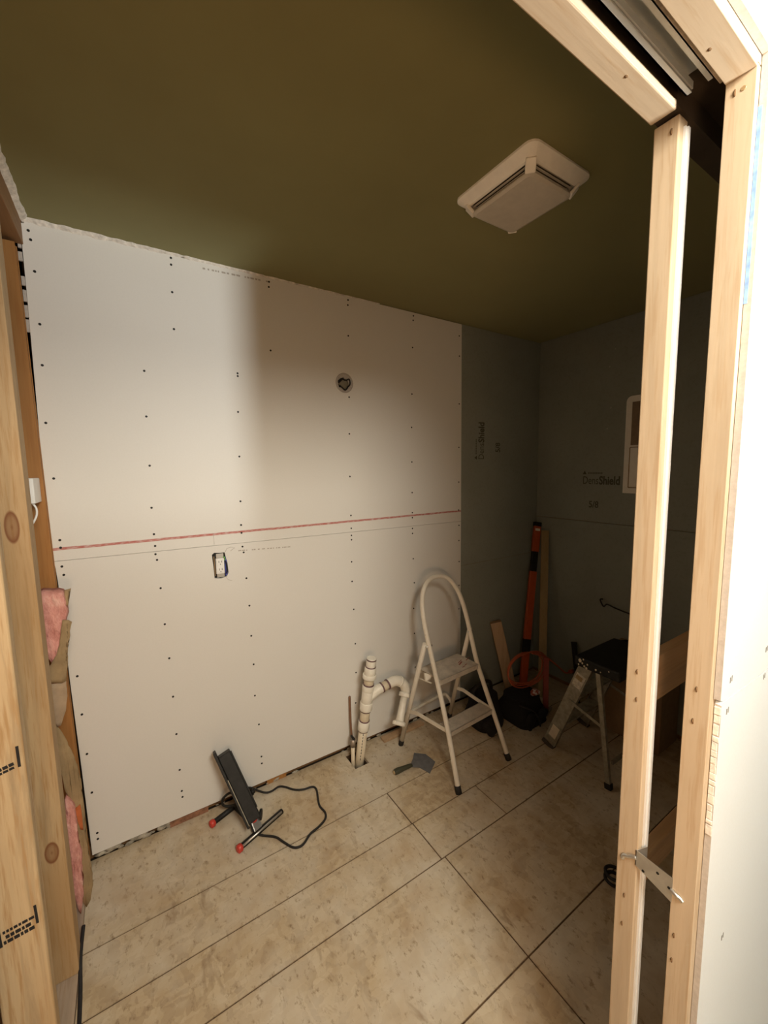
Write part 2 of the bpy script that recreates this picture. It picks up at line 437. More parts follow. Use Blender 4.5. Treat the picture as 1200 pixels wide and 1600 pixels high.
upper = [(-0.0145,1.2690), (2.061,1.2462), (2.061,2.472), (1.5,2.4735), (0.012,2.4665), (0.010,2.458), (0.0,2.4575), (-0.002,2.2), (-0.006,1.9), (-0.0125,1.5)]
us = sheet_with_holes(upper, [circ], M['drywall_red'], 'drywall_sheet', wb)
us['label'] = 'upper drywall sheet crossed by a red chalk line'
oh = [(0.5455,1.221),(0.555,1.229),(0.577,1.226),(0.600,1.226),(0.6035,1.205),(0.610,1.175),(0.612,1.130),(0.603,1.112),(0.578,1.107),(0.551,1.112),(0.549,1.16)]
lower = [(-0.006,1.2675), (-0.003,1.24), (0.000,1.18), (0.004,0.8), (0.012,0.4), (0.017,0.033), (0.7,0.032), (1.4,0.030), (2.061,0.026), (2.061,1.2446)]
ls = sheet_with_holes(lower, [oh], M['drywall'], 'drywall_sheet', wb)
# screws
scr_mesh = MB()
scr_mesh.tube([(0,-0.0012,0),(0,0.004,0)], 0.0046, 8)
S0 = scr_mesh.build('screw', M['screw'], us)
first = [True]
def screws(sheet, pts):
    for x, z in pts:
        if first[0] and sheet is us: S0.location = (x, 0, z); first[0] = False; continue
        share(S0, 'screw', sheet, (x, 0, z))
UP = [(0.020,2.437),(0.024,2.408),(0.026,2.304),(0.025,2.126),(0.020,1.984),(0.013,1.78),(0.019,1.578),(0.018,1.347),(0.018,1.318),
      (0.462,2.458),(0.461,2.432),(0.458,2.325),(0.455,2.18),(0.337,2.00),(0.332,1.82),(0.330,1.622),(0.325,1.449),(0.326,1.338),(0.327,1.288),
      (0.700,2.03),(0.700,2.018),(0.693,1.86),(0.688,1.66),(0.682,1.455),(0.679,1.345),(0.679,1.308),
      (0.862,2.455),(0.860,2.432),(0.855,2.15),
      (1.27,2.457),(1.268,2.432),(1.266,2.28),(1.262,1.97),(1.258,1.78),(1.255,1.555),(1.255,1.345),(1.255,1.275),
      (1.688,2.455),(1.686,2.43),(1.680,2.28),(1.673,2.02),(1.668,1.83),(1.668,1.63),(1.668,1.45),(1.668,1.33),(1.668,1.30),
      (2.04,2.40),(2.042,2.28),(2.042,1.99),(2.04,1.72),(2.04,1.50),(2.04,1.32)]
LO = [(0.016,1.246),(0.019,1.213),(0.028,0.805),(0.030,0.645),(0.033,0.475),(0.036,0.305),(0.040,0.122),(0.040,0.095),
      (0.326,1.253),(0.330,1.228),(0.335,1.105),(0.340,0.945),(0.347,0.79),(0.350,0.612),(0.352,0.435),(0.354,0.262),(0.356,0.158),(0.357,0.128),
      (0.680,1.243),(0.684,1.215),(0.690,1.090),(0.697,0.955),(0.698,0.805),(0.702,0.66),(0.700,0.50),(0.712,0.345),(0.716,0.172),(0.716,0.135),
      (1.255,1.236),(1.255,1.212),(1.252,1.09),(1.252,0.98),(1.258,0.82),(1.262,0.62),(1.262,0.45),(1.255,0.27),
      (1.668,1.235),(1.668,1.205),(1.672,1.05),(1.678,0.90),(1.672,0.74),(1.676,0.58),(1.68,0.36),(1.68,0.2),
      (2.043,1.22),(2.043,1.12),(2.045,0.98),(2.045,0.82),(2.045,0.66)]
screws(us, UP); screws(ls, LO)
# machine print along the sheet edges: rows of small faded dashes
random.seed(11)
mp = MB(); x = 0.565
while x < 0.862:
    L = random.choice((0.006, 0.010, 0.016)); zz = 2.4465+0.03*(x-0.565)
    if random.random() < 0.85: mp.box((x, -0.0004, zz-0.004), (x+L, 0.001, zz+0.003))
    x += L+random.choice((0.004, 0.005, 0.010))
mp.build('edge_print', M['ink_grey'], us)['label'] = 'faded grey machine print'
mp = MB(); x = 0.66
while x < 0.905:
    L = random.choice((0.005, 0.009, 0.014)); zz = 1.2275-0.045*(x-0.63)
    if random.random() < 0.85: mp.box((x, -0.0004, zz-0.003), (x+L, 0.001, zz+0.002))
    x += L+random.choice((0.003, 0.005, 0.011))
mp.build('edge_print', M['ink_grey'], ls)['label'] = 'faded grey machine print'
# pencil marks over the outlet
mp = MB()
mp.tube([(0.558,-0.0003,1.268),(0.557,-0.0003,1.318)], 0.0009, 4)
mp.build('pencil_mark', M['ink_grey'], us)
mp = MB()
mp.tube([(0.603,-0.0003,1.228),(0.610,-0.0003,1.243),(0.628,-0.0003,1.247),(0.645,-0.0003,1.242),(0.625,-0.0003,1.229)], 0.0009, 4)
mp.tube([(0.600,-0.0003,1.110),(0.608,-0.0003,1.097),(0.625,-0.0003,1.090)], 0.0008, 4)
mp.build('pencil_mark', M['ink_grey'], ls)
# tile backer boards
MB().box((2.0645, 0.003, 0.949), (2.838, 0.0157, 2.474)).build('backer_board', M['backer'], wb)
MB().box((2.0645, 0.003, 0.02), (2.838, 0.0157, 0.9465)).build('backer_board', M['backer'], wb)
MB().box((2.0645, 0.0026, 0.9455), (2.838, 0.006, 0.9495)).build('joint_edge', plain('joint_dust', (0.24,0.22,0.18), 0.9), wb)
# mortar crumbs in the gap at the wall foot
mp = MB(); random.seed(21)
def lump(mb, c, r, sx=1, sy=1, sz=1, seed=0, n=10, m=7):
    b0 = len(mb.v); mb.ball(c, r, n, m, (sx, sy, sz))
    for i in range(b0, len(mb.v)):
        d = mb.v[i]-Vector(c); k = 1+0.45*noise.noise(d*(1.4/r)+Vector((seed*3.1, seed, 0)))
        mb.v[i] = Vector(c)+d*k
for i in range(34):
    x = 0.02+random.random()*0.36; r = random.uniform(0.006, 0.013)
    lump(mp, (x, 0.010+random.random()*0.006, 0.004+random.random()*0.020), r, 1.8, 0.6, 0.8, i, 7, 5)
for i in range(26):
    x = 0.38+random.random()*1.6; r = random.uniform(0.003, 0.009)
    lump(mp, (x, 0.010, 0.003+random.random()*0.008), r, 2.2, 0.6, 0.8, i+50, 7, 5)
o = mp.build('mortar_crumbs', M['grit'], wb); o['kind'] = 'stuff'; o['label'] = 'grey mortar crumbs along the wall foot'
# packers in the gap
MB().box((0.30, 0.004, 0.0), (0.46, 0.0132, 0.026)).build('packing_strip', plain('reddish_packer', (0.25, 0.12, 0.07), 0.85, vary=0.4, scale=40), wb)
MB().box((0.74, 0.010, 0.0), (0.84, 0.024, 0.022)).build('packing_strip', M['stud_dark'], wb)
# drywall crumbs at the left edge of the upper sheet
mp = MB(); z = 2.40
while z > 2.08:
    h = random.uniform(0.018, 0.045)
    if random.random() < 0.72: mp.box((-0.014+random.uniform(-0.003,0.002), 0.002, z-h), (-0.003, 0.011, z))
    z -= h+random.uniform(0.004, 0.016)
mp.build('broken_edge', M['gypsum'], wb, bevel=0.001, seg=1)

# ------------------------------------------------------------------ right wall
wr = setting('wall_right', 'dark tile backer wall at the right end of the room')
XR = 2.836
for z0, z1 in ((0.03, 1.217), (1.2205, 2.476)):
    MB().box((XR, -1.554, z0), (XR+0.0127, 0.003, z1)).build('backer_board', M['backer'], wr)
MB().box((XR+0.0128, -1.72, -0.1), (XR+0.09, 0.1, HC)).build('framing', M['plate_dark'], wr)

def text_obj(name, body, size, mat, parent, matrix, bold=0.0, xs=1.0):
    cu = bpy.data.curves.new('print', 'FONT'); cu.body = body; cu.size = size; cu.extrude = 0.0003; cu.offset = bold; cu.resolution_u = 3
    tmp = bpy.data.objects.new('tmp_print', cu); COL.objects.link(tmp)
    dg = bpy.context.evaluated_depsgraph_get(); dg.update()
    me = bpy.data.meshes.new_from_object(tmp.evaluated_get(dg)); bpy.data.objects.remove(tmp)
    me.name = name
    me.transform(matrix @ Matrix.Diagonal((xs, 1, 1, 1)))
    me.materials.clear(); me.materials.append(mat)
    o = bpy.data.objects.new(name, me); COL.objects.link(o); o.parent = parent; ORG[o.as_pointer()] = Vector(); return o
def frame(o, ex, ey):
    ex, ey = Vector(ex), Vector(ey); ez = ex.cross(ey)
    return Matrix(((ex.x, ey.x, ez.x, o[0]), (ex.y, ey.y, ez.y, o[1]), (ex.z, ey.z, ez.z, o[2]), (0,0,0,1)))
def backer_print(parent, origin, ex, ey):
    o = Vector(origin); ex = Vector(ex); ey = Vector(ey)
    text_obj('board_print', 'Dens', 0.074, M['ink_back'], parent, frame(o, ex, ey), 0.0, 0.70)
    text_obj('board_print', 'Shield', 0.074, M['ink_back'], parent, frame(o+ex*0.112, ex, ey), 0.0022, 0.76)
    mb = MB(); nz = ex.cross(ey)
    tri = [o+ex*0.0+ey*0.064, o+ex*0.026+ey*0.064, o+ex*0.013+ey*0.088]
    mb.prism(tri, nz*0.0005)
    for k in range(9):
        a = o+ex*(0.036+k*0.011)+ey*0.068
        mb.prism([a, a+ex*0.008, a+ex*0.008+ey*0.008, a+ey*0.008], nz*0.0005)
    mb.build('board_print', M['ink_back'], parent, fixn=True)
    text_obj('board_print', '5/8', 0.062, M['ink_back'], parent, frame(o+ex*0.048-ey*0.155, ex, ey), 0.001, 0.85)
backer_print(wr, (XR-0.0006, -0.352, 1.470), (0,-1,0), (0,0,1))
backer_print(wb, (2.268, 0.0024, 1.642), (0,0,1), (-1,0,0))
# pale scratches and specks
mp = MB()
for a, b in (((-0.53,2.30),(-0.535,2.305)), ((-0.50,2.20),(-0.505,2.206)), ((-0.519,1.945),(-0.522,1.955)), ((-0.50,1.82),(-0.506,1.826))):
    mp.bar((XR-0.0004, a[0], a[1]), (XR-0.0004, b[0], b[1]), (1,0,0), 0.001, 0.006)
mp.build('plaster_speck', M['gypsum'], wr)

# ------------------------------------------------------------------ left stud wall
wl = setting('wall_left', 'open stud wall on the left, no drywall yet')
s1 = MB().box((-0.089, -0.45, 0.024), (0.0045, -0.37, 2.385))
o = MB().box((-0.089, -0.452, 0.026), (0.007, -0.385, 2.385)).build('stud', M['stud_old'], wl, bevel=0.002)
st2 = MB().box((-0.079, -0.80, 0.026), (0.0115, -0.762, 2.385)).build('stud', M['stud_old2'], wl, bevel=0.006, seg=3)
st2['label'] = 'stud with black lumber stamps'
MB().box((-0.079, -1.22, 0.026), (0.010, -1.182, 2.385)).build('stud', M['stud_old2'], wl, bevel=0.003)
co = MB().prism([(-0.16,-0.040,0.026),(0.008,-0.040,0.026),(-0.006,-0.040,1.27),(-0.0165,-0.040,2.372),(-0.16,-0.040,2.372)], (0,0.036,0)).build('stud', M['stud_dark'], wl, bevel=0.002)
co['label'] = 'dark orange brown corner stud'
MB().box((-0.10, -4.6, -0.01), (0.004, -0.045, 0.0245)).build('bottom_plate', M['plate'], wl)
MB().box((-0.089, -4.6, 2.386), (0.003, 0.0, 2.478)).build('top_plate', M['plate_dark'], wl, bevel=0.002)
MB().box((-0.19, -4.6, -0.1), (-0.165, 0.10, HH)).build('sheathing', M['plate_dark'], wl)
MB().box((0.0, -4.6, 0.02), (0.0127, -2.15, HH)).build('drywall_sheet', M['drywall_hall'], wl)
# lumber stamps on the second stud
mp = MB(); Y = -0.8006
def sbar(x0, z0, x1, z1, wd): mp.bar((x0, Y, z0), (x1, Y, z1), (0,1,0), 0.0012, wd)
sbar(-0.0015, 0.624, 0.0, 0.578, 0.0048)           # upright bar, lower stamp
sbar(-0.065, 0.612, -0.063, 0.560, 0.005)
random.seed(2)
for r, dz in enumerate((0.012, -0.001, -0.013)):
    x = -0.058+0.004*(r % 2)
    while x < -0.010:
        L = random.choice((0.004, 0.006, 0.009)); z = 0.583+dz+0.10*(x+0.03)
        sbar(x, z, x+L, z+0.1*L, 0.0078 if r else 0.006); x += L+0.0022
sbar(0.0012, 1.010, 0.0018, 0.962, 0.005)           # upper stamp
x = -0.045
while x < -0.008:
    L = random.choice((0.005, 0.008)); z = 0.972+0.25*(x+0.012)
    sbar(x, z, x+L, z+0.22*L, 0.007); sbar(x, z-0.009, x+L, z-0.009+0.22*L, 0.005); x += L+0.002
mp.build('lumber_stamp', M['ink'], wl)['label'] = 'black ink lumber stamp'

# ------------------------------------------------------------------ door wall (pocket-door frame, right of the opening)
wf = setting('wall_front', 'pocket door wall: paired studs, double header, drywall outside')
XJ = 1.010                       # jamb face
YA, YB = -1.555, -1.5917         # inner half of the wall
YC, YD = -1.6491, -1.6845        # outer half
YF = -1.6945                     # outside drywall face
RZ = 2.140                       # underside of the headers
MB().box((XJ, YB, 0.0), (XJ+0.030, YA, RZ)).build('split_stud', M['pine_z'], wf, bevel=0.0018)['label'] = 'inner half of the paired jamb stud'
isl = MB(); isl.box((XJ+0.0145, YB-0.0036, 0.0), (XJ+0.0315, YB-0.0002, RZ-0.014)).box((XJ+0.0195, YB-0.0057, 0.0), (XJ+0.0265, YB-0.0034, RZ-0.014))
isl.build('steel_channel', M['white_steel'], wf)
MB().box((-0.09, YB+0.012, RZ+0.0146), (XJ-0.011, YA, 2.215)).build('header_gap_shade', M['dark'], wf)  # near-black board stands in for the shade of the gap above the header
MB().box((-0.09, YB, RZ), (XJ-0.011, YA, RZ+0.0145)).build('header', M['pine_x'], wf, bevel=0.002)['label'] = 'inner header board over the opening'
MB().box((XJ-0.011, YB, RZ+0.008), (2.834, YA, 2.215)).build('header', M['dark'], wf)  # header coloured near black to put in the shade of the pocket
MB().box((-0.09, YB+0.02, 2.2155), (2.834, YA, HC)).build('drywall_sheet', M['backer'], wf)
MB().box((XJ, YD, 0.0), (XJ+0.030, YC, RZ)).build('split_stud', M['pine_z'], wf, bevel=0.0010)['label'] = 'outer half of the paired jamb stud'
MB().box((-0.09, YD, RZ-0.004), (XJ-0.0004, YC, 2.215)).build('header', M['pine_x'], wf, bevel=0.0010)['label'] = 'outer header board over the opening'
MB().box((XJ-0.0004, YD, RZ+0.0015), (2.95, YC, 2.215)).build('header', M['pine_x'], wf)
MB().box((-0.09, YC+0.0004, RZ+0.004), (XJ-0.0004, YC+0.007, RZ+0.022)).build('plywood_edge', plain('plywood_edge_wood', (0.34,0.27,0.20), 0.85, vary=0.35, scale=60), wf)
# sliding-door track between the headers
tk = MB(); ta, tb_ = YB-0.0125, YC+0.0085
tk.box((-0.09, tb_, RZ+0.036), (XJ-0.014, ta, RZ+0.040))
tk.box((-0.09, ta-0.0022, RZ+0.008), (XJ-0.014, ta, RZ+0.040)); tk.box((-0.09, ta-0.008, RZ+0.008), (XJ-0.014, ta, RZ+0.010))
tk.box((-0.09, tb_, RZ+0.008), (XJ-0.014, tb_+0.0022, RZ+0.040)); tk.box((-0.09, tb_, RZ+0.008), (XJ-0.014, tb_+0.008, RZ+0.010))
tk.box((-0.09, ta-0.0095, RZ+0.012), (XJ-0.014, ta-0.0075, RZ+0.022))
tk.build('door_track', M['alu'], wf)['label'] = 'grey aluminium sliding door track'
MB().box((-0.09, YC-0.0005, RZ+0.042), (2.834, YB+0.0005, HC)).build('track_board', M['dark'], wf)
# horizontal rails inside the pocket
for z0, z1 in ((1.134, 1.225), (0.739, 0.797)):
    MB().box((XJ+0.034, YB+0.014, z0), (2.69, YA, z1)).build('pocket_rail', M['rail'], wf, bevel=0.0015)
MB().box((2.70, YD, 0.0), (2.74, YA, RZ)).build('split_stud', M['pine_z'], wf)
MB().box((1.86, YD, 0.0), (1.89, YC, RZ)).build('split_stud', M['pine_z'], wf)
# outside drywall: ragged cut edge towards the opening
def ragged_sheet(pts, name, mat, parent, y0, y1):
    mb = MB(); mb.prism([(x, y0, z) for x, z in pts], (0, y1-y0, 0)); return mb.build(name, mat, parent)
random.seed(9)
def vedge(x, z0, z1, n, amp): return [(x+random.uniform(-amp, amp), z0+(z1-z0)*k/n) for k in range(n+1)]
lowp = [(2.95, 0.012)]+vedge(1.0285, 0.012, 1.2035, 34, 0.0008)+[(1.0315, 1.2073), (1.3, 1.1955), (2.95, 1.195)]
ragged_sheet(list(reversed(lowp)), 'drywall_sheet', M['drywall_hall'], wf, YF, YF+0.0093)
upp = [(2.95, 1.198), (1.3, 1.1985), (1.0320, 1.2102)]+vedge(1.0222, 1.2137, 2.1545, 26, 0.0005)+[(-0.1, 2.1545), (-0.1, HH), (2.95, HH)]
ragged_sheet(upp, 'drywall_sheet', M['drywall_hall'], wf, YF, YF+0.0093)
# gypsum core showing on the cut edges
MB().box((1.0275, YF+0.0002, 0.012), (1.0290, YF+0.0092, 1.2035)).build('cut_edge', M['gypsum'], wf)
MB().box((1.0213, YF+0.0002, 1.2137), (1.0228, YF+0.0092, 2.1545)).build('cut_edge', M['gypsum'], wf)
MB().box((-0.1, YF+0.0002, 2.1536), (1.0222, YF+0.0092, 2.1550)).build('cut_edge', M['gypsum'], wf)
mp = MB(); z = 1.20
while z > 0.98:
    h = random.uniform(0.006, 0.018); mp.box((1.0268-random.random()*0.0012, YF+random.random()*0.002, z-h), (1.029, YF+0.009, z)); z -= h+random.uniform(0.0005, 0.003)
mp.build('torn_paper', M['gypsum_rough'], wf, bevel=0.0005, seg=1)
# screw dimples by the seam
dimple = plain('dimple_grey', (0.20, 0.19, 0.17), 0.8)
dm = MB(); dm.box((-0.003,-0.0006,-0.0055), (0.0,0.0015,0.0042)); dm.box((0.0042,-0.0006,-0.0042), (0.0063,0.0015,0.0056))
d0 = dm.build('screw_dimple', dimple, wf, root=(0,0,0)); d0.location = (1.059, YF, 1.239)
for x, z in ((1.0535, 1.1857), (1.234, 1.245), (1.234, 1.191), (1.122, 0.710), (1.066, 2.166), (1.157, 1.809)): share(d0, 'screw_dimple', wf, (x, YF, z))
# nail holes in the jamb faces
nh = MB(); nh.tube([(-0.0005,0,-0.0042),(-0.0006,0.0007,0.0),(-0.0005,0.0,0.0049)], [0.0009,0.0017,0.0009], 6)
n0 = nh.build('nail_hole', M['hole'], wf, root=(0,0,0)); n0.location = (XJ, -1.5742, 1.2145)
for y, z in ((-1.5756,1.161),(-1.5728,0.751),(-1.5714,0.687),(-1.5819,2.119),(-1.661,2.118),(-1.6659,1.224),(-1.6638,1.167),(-1.6582,0.754),(-1.6575,0.703)):
    share(n0, 'nail_hole', wf, (XJ, y, z))
nb = MB(); nb.tube([(XJ-0.0008,-1.6705,2.118),(XJ+0.0014,-1.6705,2.118)], 0.0030, 10); nb.build('nail_head', M['brass'], wf)
for x, y, z in ((0.876,-1.578,RZ),(0.927,-1.658,RZ-0.004)):
    nb = MB(); nb.ball((x,y,z+0.0007), 0.0032, 8, 6, (1.2,0.9,0.5)); nb.build('nail_hole', M['hole'], wf)
# blue tape left on the cut edge
mp = MB(); mp.box((1.0206, YF+0.0052, 1.826), (1.0216, YF+0.0096, 2.0885))
bt = mp.build('blue_tape', M['blue'], root=(1.021, YF, 1.95)); tag(bt, 'blue tape strip on the cut drywall edge beside the outer jamb stud', 'tape')

# hall around the camera (outside the frame; returns the lamps' light)
wh = setting('wall_rear'); MB().box((-0.2, -4.75, 0), (3.1, -4.65, HH)).build('drywall_sheet', M['drywall_hall'], wh)
ws = setting('wall_hall'); MB().box((2.95, -4.65, 0), (3.05, -1.70, HH)).build('drywall_sheet', M['drywall_hall'], ws)

# ------------------------------------------------------------------ bracket between the studs
br = thing('spacer_bracket', 'galvanised steel spacer bracket nailed across the two jamb studs', 'bracket', (XJ, -1.62, 0.85))
b = MB(); b.prism([(XJ-0.0018,-1.5896,0.8651),(XJ-0.0018,-1.5896,0.8336),(XJ-0.0018,-1.6512,0.8147),(XJ-0.0018,-1.6512,0.8623)], (0.0011,0,0))
b.build('plate', M['steel'], br)
b = MB(); b.prism([(XJ-0.0018,-1.5896,0.8651),(XJ-0.0018,-1.5896,0.8336),(XJ+0.018,-1.5998,0.8392),(XJ+0.018,-1.5998,0.8707)], (0,-0.0011,0)); b.build('flange', M['steel'], br)
for pts in ([(XJ-0.0021,-1.5903,0.8497),(XJ-0.0035,-1.5835,0.8476),(XJ-0.0016,-1.5766,0.8406),(XJ-0.0013,-1.5686,0.8357),(XJ-0.0012,-1.566,0.8273)],
            [(XJ-0.0021,-1.6491,0.8392),(XJ-0.0034,-1.6575,0.8378),(XJ-0.0016,-1.6631,0.8357),(XJ-0.0012,-1.668,0.8322)]):
    b = MB(); b.tube(spline(pts, 5), 0.0036, 8); b.build('bent_tab', M['steel'], br)
for y, z in ((-1.6036,0.8336),(-1.6274,0.8511),(-1.6463,0.8392)):
    b = MB(); b.tube([(XJ-0.0024,y,z),(XJ-0.0017,y,z)], 0.0026, 8); b.build('screw_hole', M['black'], br)

# ------------------------------------------------------------------ ceiling fan cover
fx, fy = 1.372, -0.992
fan = thing('exhaust_fan', 'white square exhaust fan cover on the dark ceiling', 'fan', (fx, fy, HC))
def rrect(cx, cy, w, d, r, z, n=5):
    pts = []
    for sx, sy, a0 in ((1,1,0),(-1,1,90),(-1,-1,180),(1,-1,270)):
        for k in range(n+1):
            a = math.radians(a0+90*k/n); pts.append(Vector((cx+sx*(w/2-r)+r*math.cos(a), cy+sy*(d/2-r)+r*math.sin(a), z)))
    return pts
def loft(mb, rings, cap0=True, cap1=True, smooth=False):
    n = len(rings[0]); b = len(mb.v)
    for r in rings: mb.v += r
    for i in range(len(rings)-1):
        for k in range(n):
            k2 = (k+1) % n; mb.f.append((b+i*n+k, b+i*n+k2, b+(i+1)*n+k2, b+(i+1)*n+k)); mb.sm.append(smooth)
    if cap0: mb.f.append(tuple(b+k for k in range(n))); mb.sm.append(False)
    if cap1: mb.f.append(tuple(b+(len(rings)-1)*n+k for k in reversed(range(n)))); mb.sm.append(False)
W, D = 0.285, 0.315
mb = MB(); loft(mb, [rrect(fx,fy,W,D,0.03,HC), rrect(fx,fy,W,D,0.03,HC-0.006), rrect(fx,fy,W-0.05,D-0.05,0.024,HC-0.028), rrect(fx,fy,W-0.065,D-0.065,0.02,HC-0.030),
                     rrect(fx,fy,W-0.070,D-0.070,0.02,HC-0.012)]); mb.build('frame', M['fan_white'], fan)
mb = MB(); loft(mb, [rrect(fx,fy,W-0.072,D-0.072,0.015,HC-0.0125), rrect(fx,fy,W-0.072,D-0.072,0.015,HC-0.014)]); mb.build('inner_plate', M['fan_dark'], fan)
for k in range(4):
    mb = MB(); s = 0.070+0.010*k; z = HC-0.022-0.0075*k
    a = rrect(fx,fy,W-s,D-s,0.016,z); a2 = rrect(fx,fy,W-s,D-s,0.016,z-0.0025); c = rrect(fx,fy,W-s-0.012,D-s-0.012,0.014,z-0.0025); c2 = rrect(fx,fy,W-s-0.012,D-s-0.012,0.014,z)
    loft(mb, [a,a2,c,c2,a], False, False); mb.build('louvre', M['fan_lens'], fan)
lw, ld = W-0.078, D-0.078
mb = MB(); loft(mb, [rrect(fx,fy,lw,ld,0.016,HC-0.047), rrect(fx,fy,lw,ld,0.016,HC-0.051), rrect(fx,fy,lw-0.02,ld-0.02,0.014,HC-0.055)]); mb.build('lens', M['fan_lens'], fan)
for sx in (-1, 1):
    for sy in (-1, 1):
        mb = MB(); p = Vector((fx+sx*(W/2-0.030), fy+sy*(D/2-0.030), HC-0.024)); q = Vector((fx+sx*(lw/2-0.008), fy+sy*(ld/2-0.008), HC-0.0515))
        mb.bar(p, q, (sx, -sy, 0), 0.030, 0.010); mb.build('corner_post', M['fan_white'], fan, bevel=0.003)

# ------------------------------------------------------------------ outlet in the drywall
ot = thing('outlet', 'white duplex outlet hanging in a rough hole under the red line', 'outlet', (0.577, 0.02, 1.165))
MB().box((0.551,0.014,1.108),(0.613,0.060,1.226)).box((0.5512,0.0128,1.1082),(0.556,0.015,1.2258)).build('back_box', M['black'], ot)
MB().box((0.5995,0.006,1.116),(0.6090,0.0139,1.205)).build('box_side', M['wire_blue'], ot)
MB().box((0.560,0.001,1.129),(0.596,0.030,1.200)).build('body', M['white_plastic'], ot, bevel=0.002)
for zc in (1.182, 1.147):
    s = MB(); loft(s, [rrect(0.578, 0, 0.031, 0.026, 0.008, 0)]*1+[rrect(0.578, 0, 0.031, 0.026, 0.008, 0.004)])
    for i, v in enumerate(s.v): s.v[i] = Vector((v.x, 0.001-v.z, zc+v.y))
    f = s.build('socket_face', M['white_plastic'], ot)
    k = MB()
    for dx in (-0.0055, 0.0065): k.box((0.578+dx-0.001,-0.0036,zc-0.001),(0.578+dx+0.001,-0.002,zc+0.008))
    k.tube([(0.5785,-0.0036,zc-0.008),(0.5785,-0.002,zc-0.008)], 0.002, 8)
    k.build('slot', M['black'], f)
for z0, z1 in ((1.200, 1.222), (1.112, 1.129)):
    k = MB(); k.box((0.563,0.004,z0),(0.595,0.006,z1)); k.build('mounting_strap', M['steel'], ot, bevel=0.0005)
k = MB(); k.tube(spline([(0.590,0.012,1.205),(0.597,-0.001,1.204),(0.600,0.003,1.194),(0.596,0.012,1.186)], 6), 0.0022, 8); k.build('ground_wire', M['wire_green'], ot)['label'] = 'green ground screw wire'
k = MB(); k.tube(spline([(0.600,0.012,1.192),(0.605,0.002,1.17),(0.606,0.002,1.14),(0.600,0.012,1.118)], 6), 0.0028, 8); k.build('wire', M['ink'], ot)
k = MB(); k.tube(spline([(0.555,0.014,1.21),(0.554,0.004,1.18),(0.555,0.006,1.14),(0.557,0.014,1.12)], 6), 0.0024, 8); k.build('wire', M['card'], ot)

# ------------------------------------------------------------------ light box (round hole high on the wall)
jb = thing('round_junction_box', 'round junction box opening with loose wires high on the drywall', 'junction box', (rx, 0.02, rz))
mb = MB(); mb.tube([(rx,0.004,rz),(rx,0.030,rz)], 0.0465, 28); mb.build('box_back', M['gypsum'], jb)
mb = MB()
ring = [Vector((rx+0.048*math.cos(a), -0.0008, rz+0.048*math.sin(a))) for a in [2*math.pi*k/32 for k in range(32)]]
mb.tube(ring, 0.0028, 6, closed=True); mb.build('box_rim', M['gypsum'], jb)
mb = MB(); lump(mb, (rx-0.004,0.002,rz-0.004), 0.028, 1.1, 0.35, 0.9, 4); mb.build('wire_nest', plain('grey_wire', (0.20,0.18,0.13), 0.7), jb)
for pts in ([(-0.036,0,0.004),(-0.02,-0.01,0.018),(0.004,-0.006,0.012),(0.025,-0.008,0.020),(0.030,-0.006,-0.006),(0.016,0,-0.022)],
            [(-0.03,0,-0.014),(-0.016,-0.008,-0.026),(0.002,-0.006,-0.036),(0.018,-0.004,-0.022)],
            [(-0.034,0,-0.002),(-0.022,-0.012,0.010),(-0.010,-0.010,0.022)]):
    mb = MB(); mb.tube(spline([(rx+a,b+0.002,rz+c) for a,b,c in pts], 6), 0.0035, 8); mb.build('wire', M['ink'], jb)
mb = MB(); mb.ball((rx-0.028,-0.004,rz-0.020), 0.006); mb.build('wire_nut', M['black'], jb)

# ------------------------------------------------------------------ small white box on the corner stud
bx = thing('low_voltage_box', 'small white box with a cable, in the corner behind the front stud', 'junction box', (-0.02, -0.150, 1.54))
MB().box((-0.043,-0.165,1.497),(-0.016,-0.043,1.582)).build('box', M['white_plastic'], bx, bevel=0.003)
mb = MB(); mb.tube(spline([(-0.026,-0.150,1.498),(-0.018,-0.152,1.482),(-0.0175,-0.154,1.462),(-0.024,-0.158,1.442),(-0.034,-0.16,1.424),(-0.045,-0.16,1.40)], 6), 0.0032, 8); mb.build('cable', M['white_plastic'], bx)
mb = MB(); mb.tube(spline([(-0.036,-0.22,1.245),(-0.026,-0.22,1.238),(-0.022,-0.22,1.222),(-0.028,-0.22,1.206)], 5), 0.0018, 6)
tag(mb.build('wire_end', M['ink'], root=(-0.03,-0.22,1.22)), 'thin black wire end sticking out above the pink insulation', 'wire')

# ------------------------------------------------------------------ insulation
def sheetlump(pts, y0, th, amp, seed, name, mat, parent, sub=0.012, bend=None):
    """outline in XZ filled, thickened along y, lumpy"""
    bm = bmesh.new()
    vs = [bm.verts.new((p[0], 0, p[1])) for p in pts]
    bm.faces.new(vs)
    bmesh.ops.triangulate(bm, faces=bm.faces[:])
    for _ in range(3):
        ed = [e for e in bm.edges if e.calc_length() > sub*1.6]
        if not ed: break
        bmesh.ops.subdivide_edges(bm, edges=ed, cuts=1); bmesh.ops.triangulate(bm, faces=bm.faces[:])
    r = bmesh.ops.extrude_face_region(bm, geom=bm.faces[:])
    tv = [e for e in r['geom'] if isinstance(e, bmesh.types.BMVert)]
    for v in tv: v.co.y += th
    for v in bm.verts:
        c = v.co.copy()
        d = noise.noise_vector(c*45+Vector((seed,0,0)))*amp
        v.co += d
        v.co.y += y0+(bend(c) if bend else 0)
    bmesh.ops.recalc_face_normals(bm, faces=bm.faces)
    o0 = ORG[parent.as_pointer()]
    for v in bm.verts: v.co -= o0
    me = bpy.data.meshes.new(name); bm.to_mesh(me); bm.free(); me.materials.append(mat)
    for p in me.polygons: p.use_smooth = True
    o = bpy.data.objects.new(name, me); COL.objects.link(o); o.parent = parent; ORG[o.as_pointer()] = o0; return o
